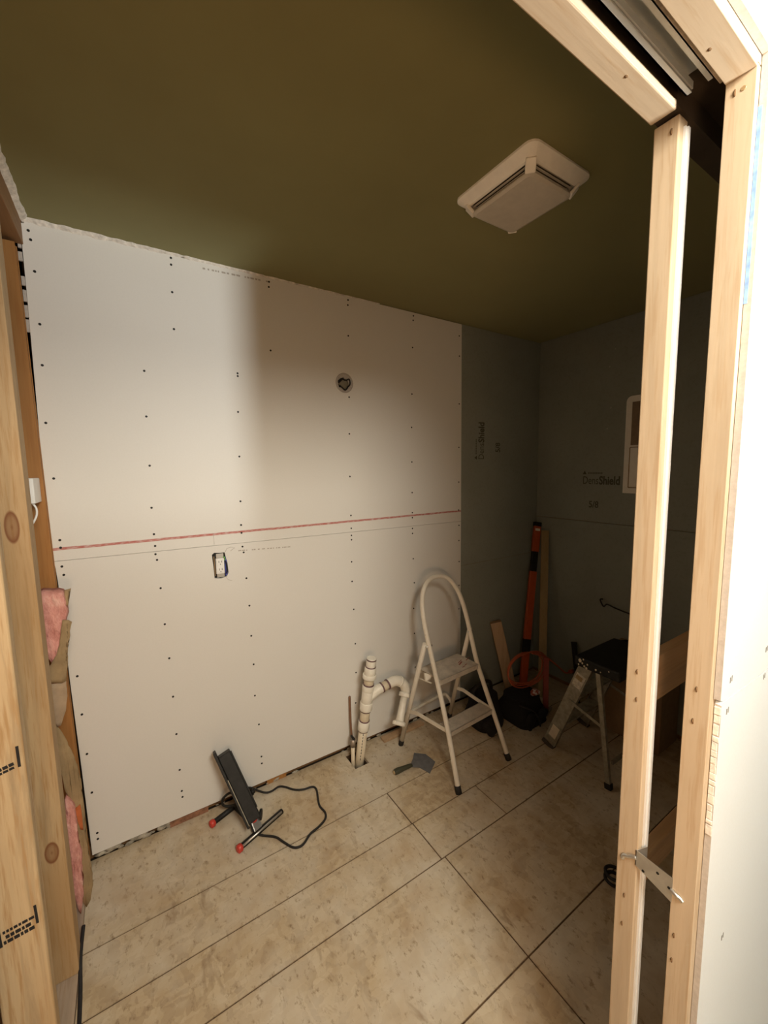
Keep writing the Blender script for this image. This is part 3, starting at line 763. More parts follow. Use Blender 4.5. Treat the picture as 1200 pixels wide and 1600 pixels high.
ib = thing('insulation_batt', 'torn pink fibreglass insulation with brown kraft paper between the left studs', 'insulation', (-0.03, -0.2, 0.03))
MB().box((-0.155,-0.36,0.03),(-0.050,-0.07,1.16)).build('batt', M['pink'], ib, bevel=0.02)
sheetlump([(-0.045,1.200),(-0.016,1.208),(0.008,1.203),(0.022,1.206),(0.036,1.198),(0.044,1.165),(0.045,1.135),(0.039,1.10),(0.028,1.06),(0.012,1.01),(0.004,0.972),(-0.006,0.955),(-0.018,0.985),(-0.03,1.05)], -0.235, 0.06, 0.006, 1, 'pink_tuft', M['pink'], ib)
sheetlump([(-0.012,0.480),(-0.004,0.470),(0.004,0.455),(0.010,0.435),(0.011,0.39),(0.009,0.34),(0.012,0.29),(0.016,0.24),(0.012,0.19),(0.012,0.14),(0.006,0.085),(-0.002,0.03),(-0.014,0.10),(-0.014,0.25),(-0.016,0.40)], -0.25, 0.05, 0.004, 4, 'pink_tuft', M['pink'], ib)
kb = lambda c: 0.5*(c.z-0.95)*0.15
sheetlump([(0.032,1.110),(0.046,1.106),(0.056,1.098),(0.048,1.068),(0.045,1.04),(0.038,1.030),(0.037,1.012),(0.031,1.004),(0.032,0.985),(0.036,0.978),(0.030,0.935),(0.024,0.90),(0.014,0.895),(-0.004,0.90),(-0.025,0.91),(-0.03,0.96),(-0.012,0.965),(0.006,0.995),(0.016,1.03),(0.024,1.07)], -0.245, 0.003, 0.0025, 9, 'kraft_flap', M['kraft'], ib)
sheetlump([(0.042,1.205),(0.060,1.2085),(0.055,1.192),(0.049,1.178),(0.048,1.150),(0.040,1.155)], -0.225, 0.003, 0.001, 12, 'kraft_flap', M['kraft'], ib)
sheetlump([(-0.032,0.90),(0.010,0.892),(0.024,0.895),(0.022,0.84),(0.014,0.79),(-0.003,0.745),(-0.012,0.742),(-0.022,0.77)], -0.24, 0.003, 0.0015, 15, 'kraft_flap', plain('kraft_paper_pale', (0.36,0.27,0.18), 0.85, vary=0.2, scale=15), ib)
sheetlump([(-0.03,0.83),(-0.022,0.76),(-0.008,0.722),(0.003,0.69),(0.012,0.652),(0.020,0.61),(0.027,0.575),(0.033,0.52),(0.034,0.483),(0.030,0.478),(0.028,0.40),(0.029,0.30),(0.033,0.235),(0.038,0.18),(0.036,0.10),(0.024,0.045),(0.010,0.026),(0.002,0.05),(0.008,0.15),(0.009,0.25),(0.004,0.36),(0.0,0.44),(-0.012,0.49),(-0.022,0.6)], -0.225, 0.004, 0.0025, 21, 'kraft_flap', M['kraft'], ib)
sheetlump([(0.010,0.42),(0.024,0.43),(0.0262,0.39),(0.0255,0.33),(0.018,0.335),(0.012,0.375)], -0.2285, 0.003, 0.001, 27, 'kraft_tear', plain('red_brown_tear', (0.42,0.12,0.04), 0.8), ib)
mb = MB(); mb.tube(spline([(0.012,-0.33,0.06),(0.009,-0.42,0.045),(0.012,-0.50,0.012),(0.016,-0.62,0.007),(0.018,-0.80,0.006)], 8), 0.0055, 8)
tag(mb.build('floor_cable', M['ink'], root=(0.012,-0.5,0.005)), 'dark cable on the floor along the left stud wall', 'cable')

# ------------------------------------------------------------------ drain pipe
dp = thing('drain_pipe', 'white plastic drain pipe and trap standing in the floor hole', 'pipe', (1.232, -0.085, -0.1))
pb = Vector((1.222, -0.095, 0.0)); pt = Vector((1.279, -0.150, 0.592))
def PP(h): return pb+(pt-pb)*(h/0.592)
M['pvc_print'] = M['pvc_cream']
mb = MB(); mb.tube([PP(-0.118), PP(0.185)], 0.0245, 20); lp = mb.build('lower_pipe', M['pvc_cream'], dp)
mb = MB(); 
nrm = Vector((-0.45,-0.89,0)).normalized()
for k in range(9): 
    a = PP(0.012+0.018*k)+nrm*0.0243; mb.bar(a, PP(0.012+0.018*k+0.012)+nrm*0.0243, nrm, 0.001, 0.0035)
mb.build('pipe_print', M['ink'], lp)
def seg(name, h0, h1, r, mat, prim=None):
    mb = MB(); mb.tube([PP(h0), PP(h0+0.004), PP(h1-0.004), PP(h1)], [r-0.002, r, r, r-0.002], 20); return mb.build(name, mat, dp)
def band(h, r):
    mb = MB(); mb.tube([PP(h-0.0038), PP(h+0.0038)], r, 20); return mb.build('primer_band', M['primer'], dp)
seg('coupling', 0.178, 0.232, 0.0315, M['pvc']); band(0.1775, 0.0285); band(0.2345, 0.0285)
seg('riser', 0.23, 0.295, 0.0265, M['pvc_cream']); band(0.2935, 0.0300)
seg('tee_collar', 0.296, 0.342, 0.0345, M['pvc']); seg('tee_body', 0.338, 0.412, 0.0305, M['pvc']); seg('tee_collar', 0.408, 0.440, 0.0325, M['pvc']); band(0.4425, 0.0300)
seg('riser', 0.44, 0.485, 0.0265, M['pvc_cream'])
seg('nut', 0.478, 0.502, 0.0375, M['pvc']); seg('coupling', 0.500, 0.542, 0.0315, M['pvc']); band(0.5435, 0.0285)
seg('riser', 0.54, 0.592, 0.0265, M['pvc']); band(0.5845, 0.0268)
# tee branch, sweeping up and over to the right
b0 = PP(0.352)
br_pts = spline([b0, b0+Vector((0.030,-0.004,0.022)), b0+Vector((0.062,-0.010,0.042)), b0+Vector((0.090,-0.014,0.050))], 6)
mb = MB(); mb.tube(br_pts, 0.0265, 20); mb.build('tee_branch', M['pvc'], dp)
e = br_pts[-1]
mb = MB(); mb.tube([e-Vector((0.006,0,0.002)), e+Vector((0.002,0,0))], 0.0285, 20); mb.build('primer_band', M['primer'], dp)
mb = MB(); mb.tube([e, e+Vector((0.034,-0.004,0.008))], 0.0245, 20); mb.build('branch_pipe', M['pvc_cream'], dp)
e2 = e+Vector((0.034,-0.004,0.008))
mb = MB(); mb.tube([e2-Vector((0.004,0,0.001)), e2+Vector((0.004,0,0.001))], 0.0285, 20); mb.build('primer_band', M['primer'], dp)
arc = spline([e2, e2+Vector((0.045,-0.001,0.006)), e2+Vector((0.086,-0.003,-0.010)), e2+Vector((0.112,-0.005,-0.044)), e2+Vector((0.118,-0.008,-0.084))], 8)
mb = MB(); mb.tube(arc, [0.0275]*len(arc), 20); mb.build('trap_bend', M['pvc'], dp)
mid_i = 15
mb = MB(); mb.tube([arc[mid_i]-(arc[mid_i+1]-arc[mid_i-1]).normalized()*0.004, arc[mid_i]+(arc[mid_i+1]-arc[mid_i-1]).normalized()*0.004], 0.0295, 20); mb.build('bend_seam', M['pvc'], dp)
ee = arc[-1]; td = Vector((-0.070,-0.045,-0.125)); tn = td.normalized()
# cut mouth facing the viewer, with the tail piece plugged in
mb = MB(); mc = ee+Vector((-0.020,-0.014,0.002)); mb.tube([mc-tn*0.012, mc-tn*0.008, mc+tn*0.010, mc+tn*0.012], [0.026,0.0315,0.0315,0.030], 20); mb.build('slip_nut', M['pvc'], dp)
tail = [mc+tn*0.008, mc+td*0.45, mc+td*0.80, mc+td*0.93]
mb = MB(); mb.tube(tail, [0.019,0.0195,0.0215,0.025], 20); mb.build('tail_piece', M['pvc'], dp)
mb = MB(); mb.tube([mc+td*0.90, mc+td*0.93, mc+td*1.03, mc+td*1.05], [0.027,0.036,0.036,0.030], 14)
for s in (-1, 1):
    sd = tn.cross(Vector((0,1,0))).normalized(); mb.bar(mc+td*0.98+sd*s*0.032, mc+td*0.98+sd*s*0.044, tn, 0.016, 0.012)
mb.build('wing_nut', M['pvc'], dp)

sp = thing('supply_stub', 'short supply pipe with brass valve left of the drain pipe', 'pipe', (1.182, -0.075, -0.1))
mb = MB(); mb.tube([(1.185,-0.082,-0.118),(1.188,-0.082,0.088)], 0.0105, 14); mb.build('pipe', M['pvc_cream'], sp)
mb = MB(); mb.tube([(1.188,-0.082,0.082),(1.189,-0.082,0.125)], 0.0145, 8); mb.tube([(1.189,-0.082,0.105),(1.215,-0.078,0.108)], 0.009, 10); mb.build('valve', M['chrome'], sp)
mb = MB(); mb.tube([(1.189,-0.100,0.133),(1.189,-0.064,0.133)], 0.006, 8); mb.tube([(1.189,-0.082,0.122),(1.189,-0.082,0.136)], 0.004, 8); mb.build('handle', M['black'], sp)
mb = MB(); mb.tube(spline([(1.200,-0.06,-0.118),(1.204,-0.05,0.05),(1.206,-0.03,0.15),(1.208,-0.02,0.26),(1.212,-0.012,0.33)], 6), 0.006, 10); mb.build('riser_tube', M['copper'], sp)
mb = MB(); mb.tube([(1.246,-0.06,-0.118),(1.244,-0.062,0.022)], 0.008, 12); mb.build('rear_pipe', M['pvc_cream'], sp)

# ------------------------------------------------------------------ work light
wk = thing('work_light', 'black work light on a low stand with red-capped feet', 'work light', (0.60, -0.15, 0))
tdir = Vector((0.932, 0.362, 0)); wdir = Vector((-0.362, 0.932, 0)); R = 0.0115
def foot(a, b, caps):
    a, b = Vector(a), Vector(b)
    mb = MB(); mb.tube([a, b], R, 12); o = mb.build('foot_tube', M['black'], wk)
    if caps: 
        mb = MB(); d = (b-a).normalized(); mb.tube([a-d*0.006, a-d*0.002, a+d*0.012, a+d*0.016], [0.010,0.0165,0.0165,0.013], 12); mb.build('end_cap', M['red'], o)
    return o
f1_ = foot((0.530,-0.290,0.0165), (0.745,-0.206,0.0165), True)
hl = MB(); hl.tube([(0.548,-0.2925,0.024),(0.740,-0.2175,0.024)], 0.0045, 6); hl.build('chrome_strip', M['steel'], f1_)
foot((0.456,-0.098,0.0165), (0.660,-0.019,0.0165), True)
mb = MB(); mb.tube([(0.628,-0.252,0.018),(0.565,-0.056,0.018)], 0.010, 12); mb.build('cross_tube', M['black'], wk)
mb = MB(); mb.prism([(0.606,-0.262,0.030),(0.640,-0.248,0.030),(0.626,-0.212,0.062),(0.598,-0.222,0.062)], (0.002,0.004,0.004)); mb.build('yoke_plate', M['steel'], wk)
# lamp head: flat housing tipped back on its corner, face to the left
Pb = Vector((0.610,-0.215,0.052)); Lv = Vector((-0.090,0.150,0.270)).normalized(); dv = Vector((0.17, 0.76, -0.63)); dv = (dv-Lv*dv.dot(Lv)).normalized(); tv_ = dv.cross(Lv)
if tv_.dot(tdir) < 0: tv_ = -tv_
HL, HT, HD = 0.335, 0.062, 0.085
def hp(l, t_, d): return Pb+Lv*l+tv_*t_+dv*d
def hbox(mb, l0,l1,t0,t1,d0,d1):
    vs = [hp(l,t_,d) for l in (l0,l1) for t_ in (t0,t1) for d in (d0,d1)]
    mb.add(vs, [(0,1,3,2),(4,6,7,5),(0,4,5,1),(2,3,7,6),(0,2,6,4),(1,5,7,3)])
mb = MB(); hbox(mb, 0.0, HL*0.92, -HT*0.32, HT*0.55, -HD/2, HD/2); hd = mb.build('housing', M['black'], wk, bevel=0.004)
mb = MB(); hbox(mb, -0.008, HL, -HT*0.50, -HT*0.32, -HD/2-0.008, HD/2+0.008); mb.build('bezel', M['black'], hd, bevel=0.002)
mb = MB(); hbox(mb, 0.02, HL-0.03, -HT*0.51, -HT*0.50, -HD/2+0.008, HD/2-0.008); mb.build('lens', plain('frosted_lens', (0.5,0.5,0.47), 0.2), hd)
mb = MB(); hbox(mb, 0.0, HL*0.62, -HT*0.36, -HT*0.315, -HD/2-0.0092, -HD/2-0.0075); mb.build('trim_strip', M['alu_dull'], hd)
for k in range(5):
    mb = MB(); hbox(mb, 0.04, HL*0.88, HT*0.55, HT*0.62, -HD/2+0.008+0.016*k, -HD/2+0.012+0.016*k); mb.build('cooling_fin', M['black'], hd)
mb = MB(); mb.ball((0.612,-0.233,0.072), 0.016, 12, 8, (1.0,1.0,1.2)); mb.build('knob', M['red'], wk)['label'] = 'red tilt knob'
mb = MB(); mb.tube([(0.640,-0.222,0.066),(0.648,-0.226,0.066)], 0.022, 14); mb.build('knob', M['black'], wk)
mb = MB(); p = hp(0.10, HT*0.62, -0.02); mb.tube([p, p+tv_*0.016], 0.010, 12); mb.build('knob', M['black'], wk)
mb = MB(); mb.tube(spline([(0.585,-0.10,0.10),(0.545,-0.085,0.118),(0.515,-0.080,0.100),(0.512,-0.078,0.070),(0.535,-0.080,0.052),(0.575,-0.09,0.05)], 8), 0.0055, 10); mb.build('carry_handle', M['black'], wk)
cord = [(0.600,-0.215,0.050),(0.606,-0.245,0.020),(0.632,-0.268,0.0065),(0.680,-0.309,0.0055),(0.702,-0.352,0.0055),(0.724,-0.394,0.0055),(0.745,-0.410,0.0055),(0.772,-0.408,0.0055),(0.814,-0.380,0.0055),(0.858,-0.368,0.0055),(0.899,-0.347,0.0055),(0.914,-0.315,0.0055),(0.908,-0.268,0.0055),(0.916,-0.229,0.0055),(0.934,-0.168,0.0055),(0.925,-0.138,0.0055),(0.880,-0.128,0.0055),(0.842,-0.104,0.0055),(0.808,-0.060,0.0055),(0.782,-0.042,0.0055),(0.745,-0.050,0.0055),(0.718,-0.044,0.006),(0.690,-0.028,0.016),(0.655,-0.022,0.045),(0.625,-0.045,0.075),(0.600,-0.085,0.105)]
mb = MB(); mb.tube(spline(cord, 7), 0.0048, 10); mb.build('power_cord', M['black_rubber'], wk)

# ------------------------------------------------------------------ putty knife, scrap
pk = thing('putty_knife', 'grey flexible putty knife lying on the floor by the white stool', 'putty knife', (1.43, -0.30, 0.0))
mb = MB(); mb.tube(spline([(1.316,-0.297,0.014),(1.345,-0.300,0.016),(1.385,-0.302,0.015),(1.425,-0.303,0.012)], 5), [0.009,0.0135,0.0145,0.0150,0.0150,0.0145,0.014,0.013,0.0125,0.012,0.012,0.0115,0.011,0.010,0.009,0.008], 12); hh = mb.build('handle', plain('dark_green_handle', (0.05,0.05,0.03), 0.5), pk)
mb = MB(); mb.tube([(1.312,-0.2968,0.014),(1.322,-0.2975,0.0145)], [0.008,0.0105], 12); mb.build('end_cap', M['brass'], hh)
mb = MB(); mb.prism([(1.418,-0.310,0.006),(1.455,-0.335,0.004),(1.474,-0.395,0.0016),(1.552,-0.345,0.0016),(1.545,-0.270,0.0016),(1.498,-0.226,0.0018),(1.462,-0.262,0.004),(1.420,-0.296,0.006)], (0,0,0.0022)); mb.build('blade', M['blade'], pk)
sc = thing('wood_offcut', 'flat wood offcut lying against the wall foot behind the stool', 'offcut', (1.55, -0.05, 0))
MB().box((1.405,-0.062,0.0),(1.70,-0.018,0.016)).build('offcut', M['scrap'], sc, bevel=0.002)

# ------------------------------------------------------------------ white step stool
FL = Vector((1.511,-0.574,0)); FR = Vector((1.897,-0.554,0)); uu = (FR-FL).normalized(); dd = Vector((-uu.y, uu.x, 0)); mid = (FL+FR)/2; hw = (FR-FL).length/2
ss = thing('step_stool', 'white painted two-step folding stool with a tall hoop handle', 'step stool', mid+dd*0.25)
def SP(u, d, z): return mid+uu*u+dd*d+Vector((0,0,z))
dep = lambda z: 0.372*z+0.028*z*z if z < 0.5 else 0.372*z+0.007+0.13*(z-0.5)
dep = lambda z: 0.44*z if z < 0.66 else 0.2904+0.235*(z-0.66)
dep = lambda z: 0.355*z+0.10*z*(0.5-abs(z-0.5)) if z < 0.5 else 0.37*z+0.03*(1-z)
fr = []
prof = [(hw,0.0),(hw-0.012,0.13),(hw-0.024,0.26),(hw-0.0335,0.39),(hw-0.038,0.50),(hw-0.037,0.62),(hw-0.036,0.72),(hw-0.040,0.80),(hw-0.052,0.865),(hw-0.076,0.920),(hw-0.112,0.960),(hw-0.152,0.978)]
left = [SP(-u, dep(z), z) for u, z in prof]; rightp = [SP(u, dep(z), z) for u, z in reversed(prof)]
path = spline(left+[SP(0, dep(0.982), 0.982)]+rightp, 5)
path[0] = path[0].lerp(path[1], 0.6); path[-1] = path[-1].lerp(path[-2], 0.6)
mb = MB(); mb.tube(path, 0.0125, 14); mb.build('hoop_frame', M['stool'], ss)
for s in (-1, 1):
    a = SP(s*hw, 0, 0.0); c = SP(s*(hw-0.003), dep(0.04), 0.032)
    mb = MB(); mb.tube([a, c], [0.0165, 0.0155], 14); mb.build('rubber_foot', M['black_rubber'], ss)
hin = 0.655
RLp, RRp = Vector((1.478,-0.125,0)), Vector((1.886,-0.085,0))
for s, foot_p in ((-1, RLp), (1, RRp)):
    top = SP(s*(hw-0.020), dep(hin)+0.016, hin+0.012)
    a = foot_p+(top-foot_p)*0.02
    mb = MB(); mb.tube([a, top], 0.0128, 12); mb.build('rear_leg', M['stool'], ss)
    mb = MB(); mb.tube([foot_p, foot_p+(top-foot_p)*0.05], [0.0150, 0.0140], 12); mb.build('rubber_foot', M['black_rubber'], ss)
    mb = MB(); p = SP(s*(hw-0.034), dep(hin), hin); mb.tube([p-uu*0.020, p+uu*0.020], 0.006, 8); mb.build('hinge_pin', M['steel'], ss)
def lerp_leg(s, z):
    foot_p = RLp if s < 0 else RRp; top = SP(s*(hw-0.020), dep(hin)+0.016, hin+0.012); return foot_p+(top-foot_p)*(z/top.z)
# rear cross tube, bent down at its ends
a = lerp_leg(-1, 0.10); bpt = lerp_leg(1, 0.10)
cross = spline([a, a+Vector((0.012,0.028,0.045)), a+Vector((0.06,0.04,0.065)), bpt+Vector((-0.06,0.036,0.065)), bpt+Vector((-0.012,0.026,0.045)), bpt], 6)
mb = MB(); mb.tube(cross, 0.009, 10); mb.build('rear_cross_tube', M['stool'], ss)
# spreader straps from rear legs to the lower step
for s in (-1, 1):
    a = lerp_leg(s, 0.235); c = SP(s*(hw-0.030), 0.10, 0.255)
    m1 = a+(c-a)*0.22+Vector((0,0,0.012))
    mb = MB(); pp = [a, m1, c]
    for p, q in zip(pp, pp[1:]): mb.bar(p, q, uu, 0.006, 0.020)
    mb.build('spreader', M['stool'], ss)
def step(z, d0, d1, w0, w1, lip, name='step'):
    mb = MB()
    mb.prism([SP(-w0,d0,z), SP(w0,d0,z), SP(w1,d1,z), SP(-w1,d1,z)], (0,0,-0.004))
    mb.prism([SP(-w0,d0,z), SP(w0,d0,z), SP(w0,d0+0.004,z-lip), SP(-w0,d0+0.004,z-lip)], tuple(dd*0.003))
    mb.prism([SP(-w1,d1,z), SP(w1,d1,z), SP(w1,d1,z-lip), SP(-w1,d1,z-lip)], tuple(-dd*0.003))
    o = mb.build(name, M['stool_step'], ss)
    return o
u1 = step(0.492, dep(0.47)-0.012, 0.345, hw-0.048, hw-0.046, 0.030)
step(0.262, dep(0.25)-0.010, 0.175, hw-0.036, hw-0.038, 0.028)
mb = MB(); random.seed(4)
for k in range(5): 
    c = SP(random.uniform(0.02,0.13), random.uniform(0.20,0.26), 0.4925); mb.bar(c, c+uu*random.uniform(0.01,0.05)+dd*random.uniform(0,0.02), Vector((0,0,1)), 0.0006, random.uniform(0.003,0.008))
mb.build('rust_scrape', M['darkred'], u1)
mb = MB(); mb.box((0,0,0),(0.001,0.001,0.001)); 
mb = MB(); mb.prism([SP(-hw+0.030,0.235,0.455), SP(-hw+0.038,0.235,0.455), SP(-hw+0.038,0.335,0.440), SP(-hw+0.030,0.335,0.440)], (0,0,0.004)); mb.build('step_bracket', M['stool'], ss)
mb = MB(); mb.prism([SP(-hw+0.030,0.270,0.452), SP(-hw+0.056,0.270,0.452), SP(-hw+0.075,0.262,0.480), SP(-hw+0.034,0.285,0.490)], tuple(dd*0.012)); mb.build('step_bracket', M['stool'], ss)

# ------------------------------------------------------------------ corner clutter
def leaning(name, label, cat, p, q, wdir, w_, h_, mat, part, bevel=0.003):
    t = thing(name, label, cat, p); mb = MB(); mb.bar(p, q, wdir, w_, h_); o = mb.build(part, mat, t, bevel=bevel); return t, o
leaning('short_board', 'short wooden board leaning on the dark wall right of the white stool', 'board', (2.452,-0.105,0.012), (2.372,-0.024,0.505), (0.80,-0.60,0), 0.078, 0.045, M['scrap'], 'board')
lv = thing('spirit_level', 'long orange spirit level leaning in the dark corner', 'level', (2.512,-0.155,0.0))
la, lb = Vector((2.512,-0.155,0.004)), Vector((2.806,-0.030,1.178)); ld_ = (lb-la)
wv = Vector((-0.2,-1.0,0)).normalized(); 
def lseg(t0, t1, w_, h_, mat, nm):
    mb = MB(); mb.bar(la+ld_*t0, la+ld_*t1, (0.93,-0.36,0), w_, h_); return mb.build(nm, mat, lv, bevel=0.003)
lseg(0.02, 0.70, 0.052, 0.024, M['orange'], 'beam'); lseg(0.82, 0.975, 0.052, 0.024, M['orange'], 'beam'); 
lseg(0.70, 0.82, 0.048, 0.018, M['black'], 'hand_hole'); lseg(0.975, 1.0, 0.056, 0.028, M['black'], 'end_cap'); lseg(0.0, 0.02, 0.056, 0.028, M['black'], 'end_cap')
lseg(0.945, 0.962, 0.040, 0.0255, M['pvc'], 'vial')
lseg(0.22, 0.30, 0.054, 0.0255, M['black'], 'grip')
tbd = thing('tall_board', 'tall pale brown board leaning against the right wall beside the orange level', 'board', (2.560,-0.28,0.0))
mb = MB(); mb.bar((2.560,-0.280,0.004), (2.822,-0.085,1.120), (0.62,-0.78,0), 0.052, 0.018); mb.build('board', M['board'], tbd, bevel=0.002)
rb = thing('red_clamp_bar', 'dark red bar standing against the foot of the tall board', 'clamp', (2.44,-0.39,0.0))
mb = MB(); mb.bar((2.440,-0.395,0.012), (2.53,-0.328,0.315), (0.62,-0.78,0), 0.034, 0.014); mb.build('bar', M['darkred'], rb, bevel=0.002)
mb = MB(); mb.bar((2.405,-0.425,0.008), (2.50,-0.392,0.008), (0,0,1), 0.008, 0.02); mb.build('bar_foot', M['chrome'], rb)
# black tool bags
def bag(name, label, x0, x1, y0, y1, h, seed):
    t = thing(name, label, 'tool bag', ((x0+x1)/2, (y0+y1)/2, 0))
    mb = MB(); cx, cy = (x0+x1)/2, (y0+y1)/2; rings = []
    for i in range(9):
        k = i/8; s = 1.0-0.10*k+0.05*math.sin(k*6)
        r = rrect(cx, cy, (x1-x0)*s, (y1-y0)*s*(1-0.25*k), 0.06, h*k, 5)
        r = [p+noise.noise_vector(p*9+Vector((seed,0,0)))*0.016*min(1, k*6) for p in r]
        rings.append(r)
    loft(mb, rings, True, True, True); o = mb.build('body', M['black_cloth'], t)
    return t
b1 = bag('tool_bag', 'black cloth tool bag slumped on the floor behind the white stool', 1.935, 2.13, -0.345, -0.12, 0.19, 2)
mb = MB(); lump(mb, (1.985,-0.350,0.050), 0.062, 0.85, 0.75, 0.85, 8, 16, 12); mb.build('front_pocket', M['black_cloth'], b1)
mb = MB(); mb.tube(spline([(1.95,-0.22,0.18),(1.97,-0.23,0.235),(2.04,-0.23,0.255),(2.10,-0.23,0.235),(2.12,-0.22,0.17)], 6), 0.011, 8); mb.build('carry_handle', M['black_rubber'], b1)
b2 = bag('tool_bag', 'large black tool bag in the corner, under the coiled orange cord', 2.16, 2.40, -0.46, -0.20, 0.155, 6)
for x in (2.20, 2.31):
    mb = MB(); lump(mb, (x,-0.462,0.06), 0.055, 0.85, 0.35, 1.0, x, 14, 10); mb.build('side_pocket', M['black_cloth'], b2)
mb = MB(); mb.tube(spline([(2.17,-0.40,0.14),(2.22,-0.47,0.12),(2.25,-0.485,0.06),(2.27,-0.48,0.012)], 6), 0.005, 6); mb.build('strap', M['black_rubber'], b2)
mb = MB(); random.seed(6)
lump(mb, (2.335,-0.392,0.168), 0.030, 1.3, 0.8, 0.5, 13, 14, 10); wp = mb.build('crumpled_wrapper', M['wrap'], root=(2.335,-0.392,0.155))
tag(wp, 'crumpled red and white wrapper lying on the black corner tool bag', 'wrapper')
oc = thing('extension_cord', 'coiled orange extension cord draped over the corner tool bag', 'cord', (2.38,-0.30,0.16))
for j in range(3):
    pts = []
    for k in range(28):
        a = 2*math.pi*k/28
        x = 2.385+(0.205-0.012*j)*math.cos(a)*0.95; z = 0.268+(0.098-0.006*j)*math.sin(a)+0.004*math.sin(3*a+j); y = -0.300+0.012*j+0.03*math.sin(a)
        pts.append((x, y, z))
    mb = MB(); mb.tube(spline(pts, 2, True), 0.0048, 8, closed=True); mb.build('coil_loop', M['orange_cord'], oc)
mb = MB(); mb.tube(spline([(2.43,-0.29,0.36),(2.54,-0.31,0.315),(2.63,-0.34,0.24),(2.70,-0.36,0.175),(2.76,-0.36,0.165)], 8), 0.0055, 8); mb.build('cord_end', M['orange_cord'], oc)
mb = MB(); mb.tube([(2.755,-0.36,0.165),(2.79,-0.36,0.160)], 0.013, 10); mb.build('plug', M['orange_cord'], oc)

# small aluminium step ladder, seen from its side
al = thing('step_ladder', 'small aluminium step ladder with a paint-flecked black top, by the right wall', 'step ladder', (2.32,-0.78,0))
for xs, nm in ((2.175, 1), (2.53, -1)):
    ft = Vector((xs+0.005*nm, -0.602, 0.012)); tp = Vector((xs, -0.806, 0.560))
    mb = MB(); mb.bar(ft, tp, (0,1,0), 0.068, 0.003)
    n_ = 0.024*nm
    dirv = (tp-ft).normalized(); sd = Vector((0,1,0))-dirv*dirv.y; sd.normalize()
    for s in (-1, 1): mb.bar(ft+sd*s*0.0325+Vector((n_/2,0,0)), tp+sd*s*0.0325+Vector((n_/2,0,0)), sd, 0.003, 0.024)
    rl = mb.build('front_rail', M['alu_dull'], al)
    if nm == 1:
        lab = MB()
        lab.bar(ft+dirv*0.44+Vector((-0.0022,0,0)), ft+dirv*0.525+Vector((-0.0022,0,0)), (0,1,0), 0.050, 0.001); lab.build('sticker', plain('worn_sticker', (0.55,0.50,0.40), 0.6, vary=0.4, scale=60), rl)
        lab = MB(); lab.bar(ft+dirv*0.49+Vector((-0.003,0.004,0)), ft+dirv*0.515+Vector((-0.003,0.004,0)), (0,1,0), 0.036, 0.001); lab.build('sticker_patch', M['kraft'], rl)
        lab = MB(); lab.bar(ft+dirv*0.055+Vector((-0.0022,0,0)), ft+dirv*0.135+Vector((-0.0022,0,0)), (0,1,0), 0.042, 0.001); lab.build('sticker', M['pvc_cream'], rl)
    mb = MB(); mb.bar(ft-dirv*0.012, ft+dirv*0.008, (0,1,0), 0.074, 0.030); mb.build('rubber_foot', plain('worn_rubber', (0.07,0.055,0.04), 0.8), rl, bevel=0.003)
    rf = Vector((xs-0.028*nm+0.0, -0.962, 0.008)); rt = Vector((xs, -0.872, 0.565))
    mb = MB(); mb.bar(rf, rt, (0,1,0), 0.024, 0.020); rr = mb.build('rear_leg', M['alu_dull'], al, bevel=0.002)
    mb = MB(); d2 = (rt-rf).normalized(); mb.bar(rf-d2*0.008, rf+d2*0.02, (0,1,0), 0.030, 0.026); mb.build('rubber_foot', M['black_rubber'], rr)
    mb = MB(); mb.bar((xs-0.004,-0.722,0.335), (xs-0.012,-0.905,0.290), (0,0,1), 0.016, 0.004); mb.build('spreader', M['alu_dull'], al)
    rlx = rl
for z in (0.19, 0.38):
    yv = -0.602-0.372*z
    mb = MB(); mb.box((2.185, yv-0.035, z-0.012), (2.52, yv+0.035, z)); mb.build('step', M['alu_dull'], al, bevel=0.003)
mb = MB(); mb.box((2.192,-0.955,0.10),(2.505,-0.945,0.12)); mb.build('rear_brace', M['alu_dull'], al)
mb = MB(); mb.box((2.160,-0.985,0.552),(2.545,-0.750,0.606)); tp_ = mb.build('top_cap', M['black'], al, bevel=0.010, seg=3)
mb = MB(); random.seed(8)
for y, z, s in ((-0.782,0.588,2.2),(-0.795,0.578,1.2),(-0.806,0.566,1.3),(-0.822,0.581,1.0),(-0.775,0.565,1.0),(-0.817,0.560,1.4),(-0.866,0.572,1.2),(-0.89,0.57,0.8),(-0.80,0.600,1.0),(-0.93,0.59,0.8)):
    mb = MB(); mb.ball((2.1598,y,z), 0.004*s, 8, 5, (0.25,1.0,1.2)); mb.build('paint_fleck', M['pvc_cream'], tp_)
# cardboard box behind the ladder with a dark roll on it
cb = thing('cardboard_box', 'brown cardboard box standing behind the small step ladder', 'box', (2.69,-0.82,0))
MB().box((2.60,-0.99,0.0),(2.82,-0.66,0.50)).build('carton', M['card'], cb, bevel=0.004)
MB().box((2.601,-0.99,0.500),(2.82,-0.827,0.5025)).build('flap', M['card'], cb); MB().box((2.601,-0.823,0.500),(2.82,-0.66,0.5025)).build('flap', M['card'], cb)
tr_ = MB(); ring = [Vector((2.69+0.060*math.cos(a), -0.775+0.060*math.sin(a), 0.520)) for a in [2*math.pi*k/28 for k in range(28)]]
tr_.tube(ring, 0.017, 10, closed=True)
tag(tr_.build('tape_roll', M['black'], root=(2.69,-0.775,0.503)), 'black tape roll lying on the cardboard box', 'tape roll')
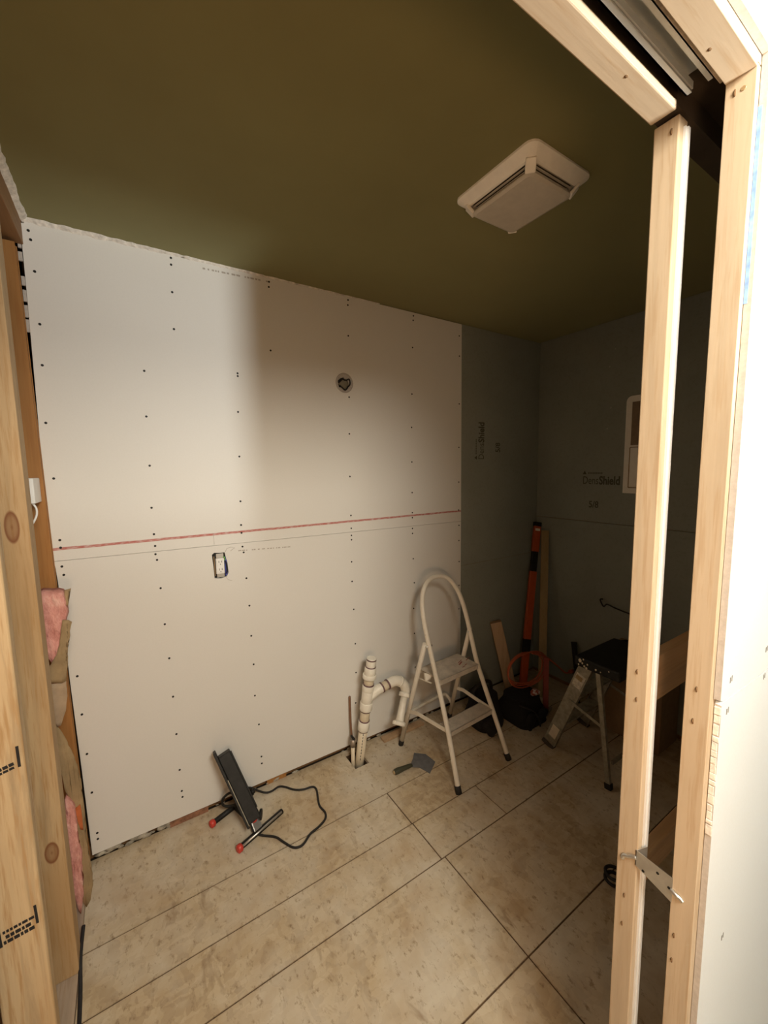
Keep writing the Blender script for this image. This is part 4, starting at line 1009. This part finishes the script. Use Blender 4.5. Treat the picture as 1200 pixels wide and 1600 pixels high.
# black handled tool leaning against the wall
tl = thing('pry_tool', 'black handled tool leaning between the tall board and the ladder', 'tool', (2.74,-0.33,0))
mb = MB(); mb.tube([(2.700,-0.460,0.005),(2.770,-0.395,0.20)], 0.012, 10); mb.build('shaft', M['black'], tl)
mb = MB(); mb.tube([(2.770,-0.395,0.20),(2.805,-0.350,0.365)], [0.016,0.019], 10); mb.build('grip', M['black_rubber'], tl)
# cable looped out of the right wall, and one on the floor near the jamb
mb = MB(); mb.tube(spline([(2.834,-0.52,0.715),(2.80,-0.525,0.72),(2.79,-0.54,0.70),(2.80,-0.55,0.68),(2.80,-0.57,0.70),(2.80,-0.62,0.69),(2.80,-0.70,0.68),(2.83,-0.76,0.67)], 6), 0.0045, 8)
tag(mb.build('wall_cable', M['ink'], root=(2.80,-0.55,0.70)), 'dark loose cable coming out of the right wall', 'cable')
mb = MB(); mb.tube(spline([(1.705+0.035*math.cos(a), -1.225+0.035*math.sin(a), 0.012+0.004*a) for a in [k*0.5 for k in range(26)]], 3), 0.006, 8)
tag(mb.build('cable_coil', M['black_rubber'], root=(1.70,-1.225,0)), 'small black cable coil on the floor beside the inner jamb stud', 'cable')

# white framed panel on the right wall
pn = thing('wall_panel', 'white framed double panel recessed in the dark right wall', 'panel', (XR, -0.80, 1.71))
def ypts(y0, y1, z0, z1, r):
    pts = []
    for (cy, cz, a0) in ((y0-r, z1-r, 0), (y1+r, z1-r, 90)):
        for k in range(5):
            a = math.radians(a0+22.5*k); pts.append((cy+r*math.cos(a), cz+r*math.sin(a)))
    return pts+[(y1, z0), (y0, z0)]
fo = ypts(-0.622, -0.775, 1.422, 2.000, 0.03)
mb = MB(); mb.prism([(XR-0.012, y, z) for y, z in fo], (0.012,0,0)); mb.build('frame', M['fan_white'], pn, bevel=0.002)
MB().box((XR-0.0135,-0.745,1.710),(XR-0.0122,-0.655,1.965)).build('upper_panel', plain('panel_recess', (0.24,0.17,0.11), 0.7), pn)
MB().box((XR-0.0150,-0.745,1.460),(XR-0.0122,-0.655,1.690)).build('lower_panel', M['fan_white'], pn, bevel=0.002)
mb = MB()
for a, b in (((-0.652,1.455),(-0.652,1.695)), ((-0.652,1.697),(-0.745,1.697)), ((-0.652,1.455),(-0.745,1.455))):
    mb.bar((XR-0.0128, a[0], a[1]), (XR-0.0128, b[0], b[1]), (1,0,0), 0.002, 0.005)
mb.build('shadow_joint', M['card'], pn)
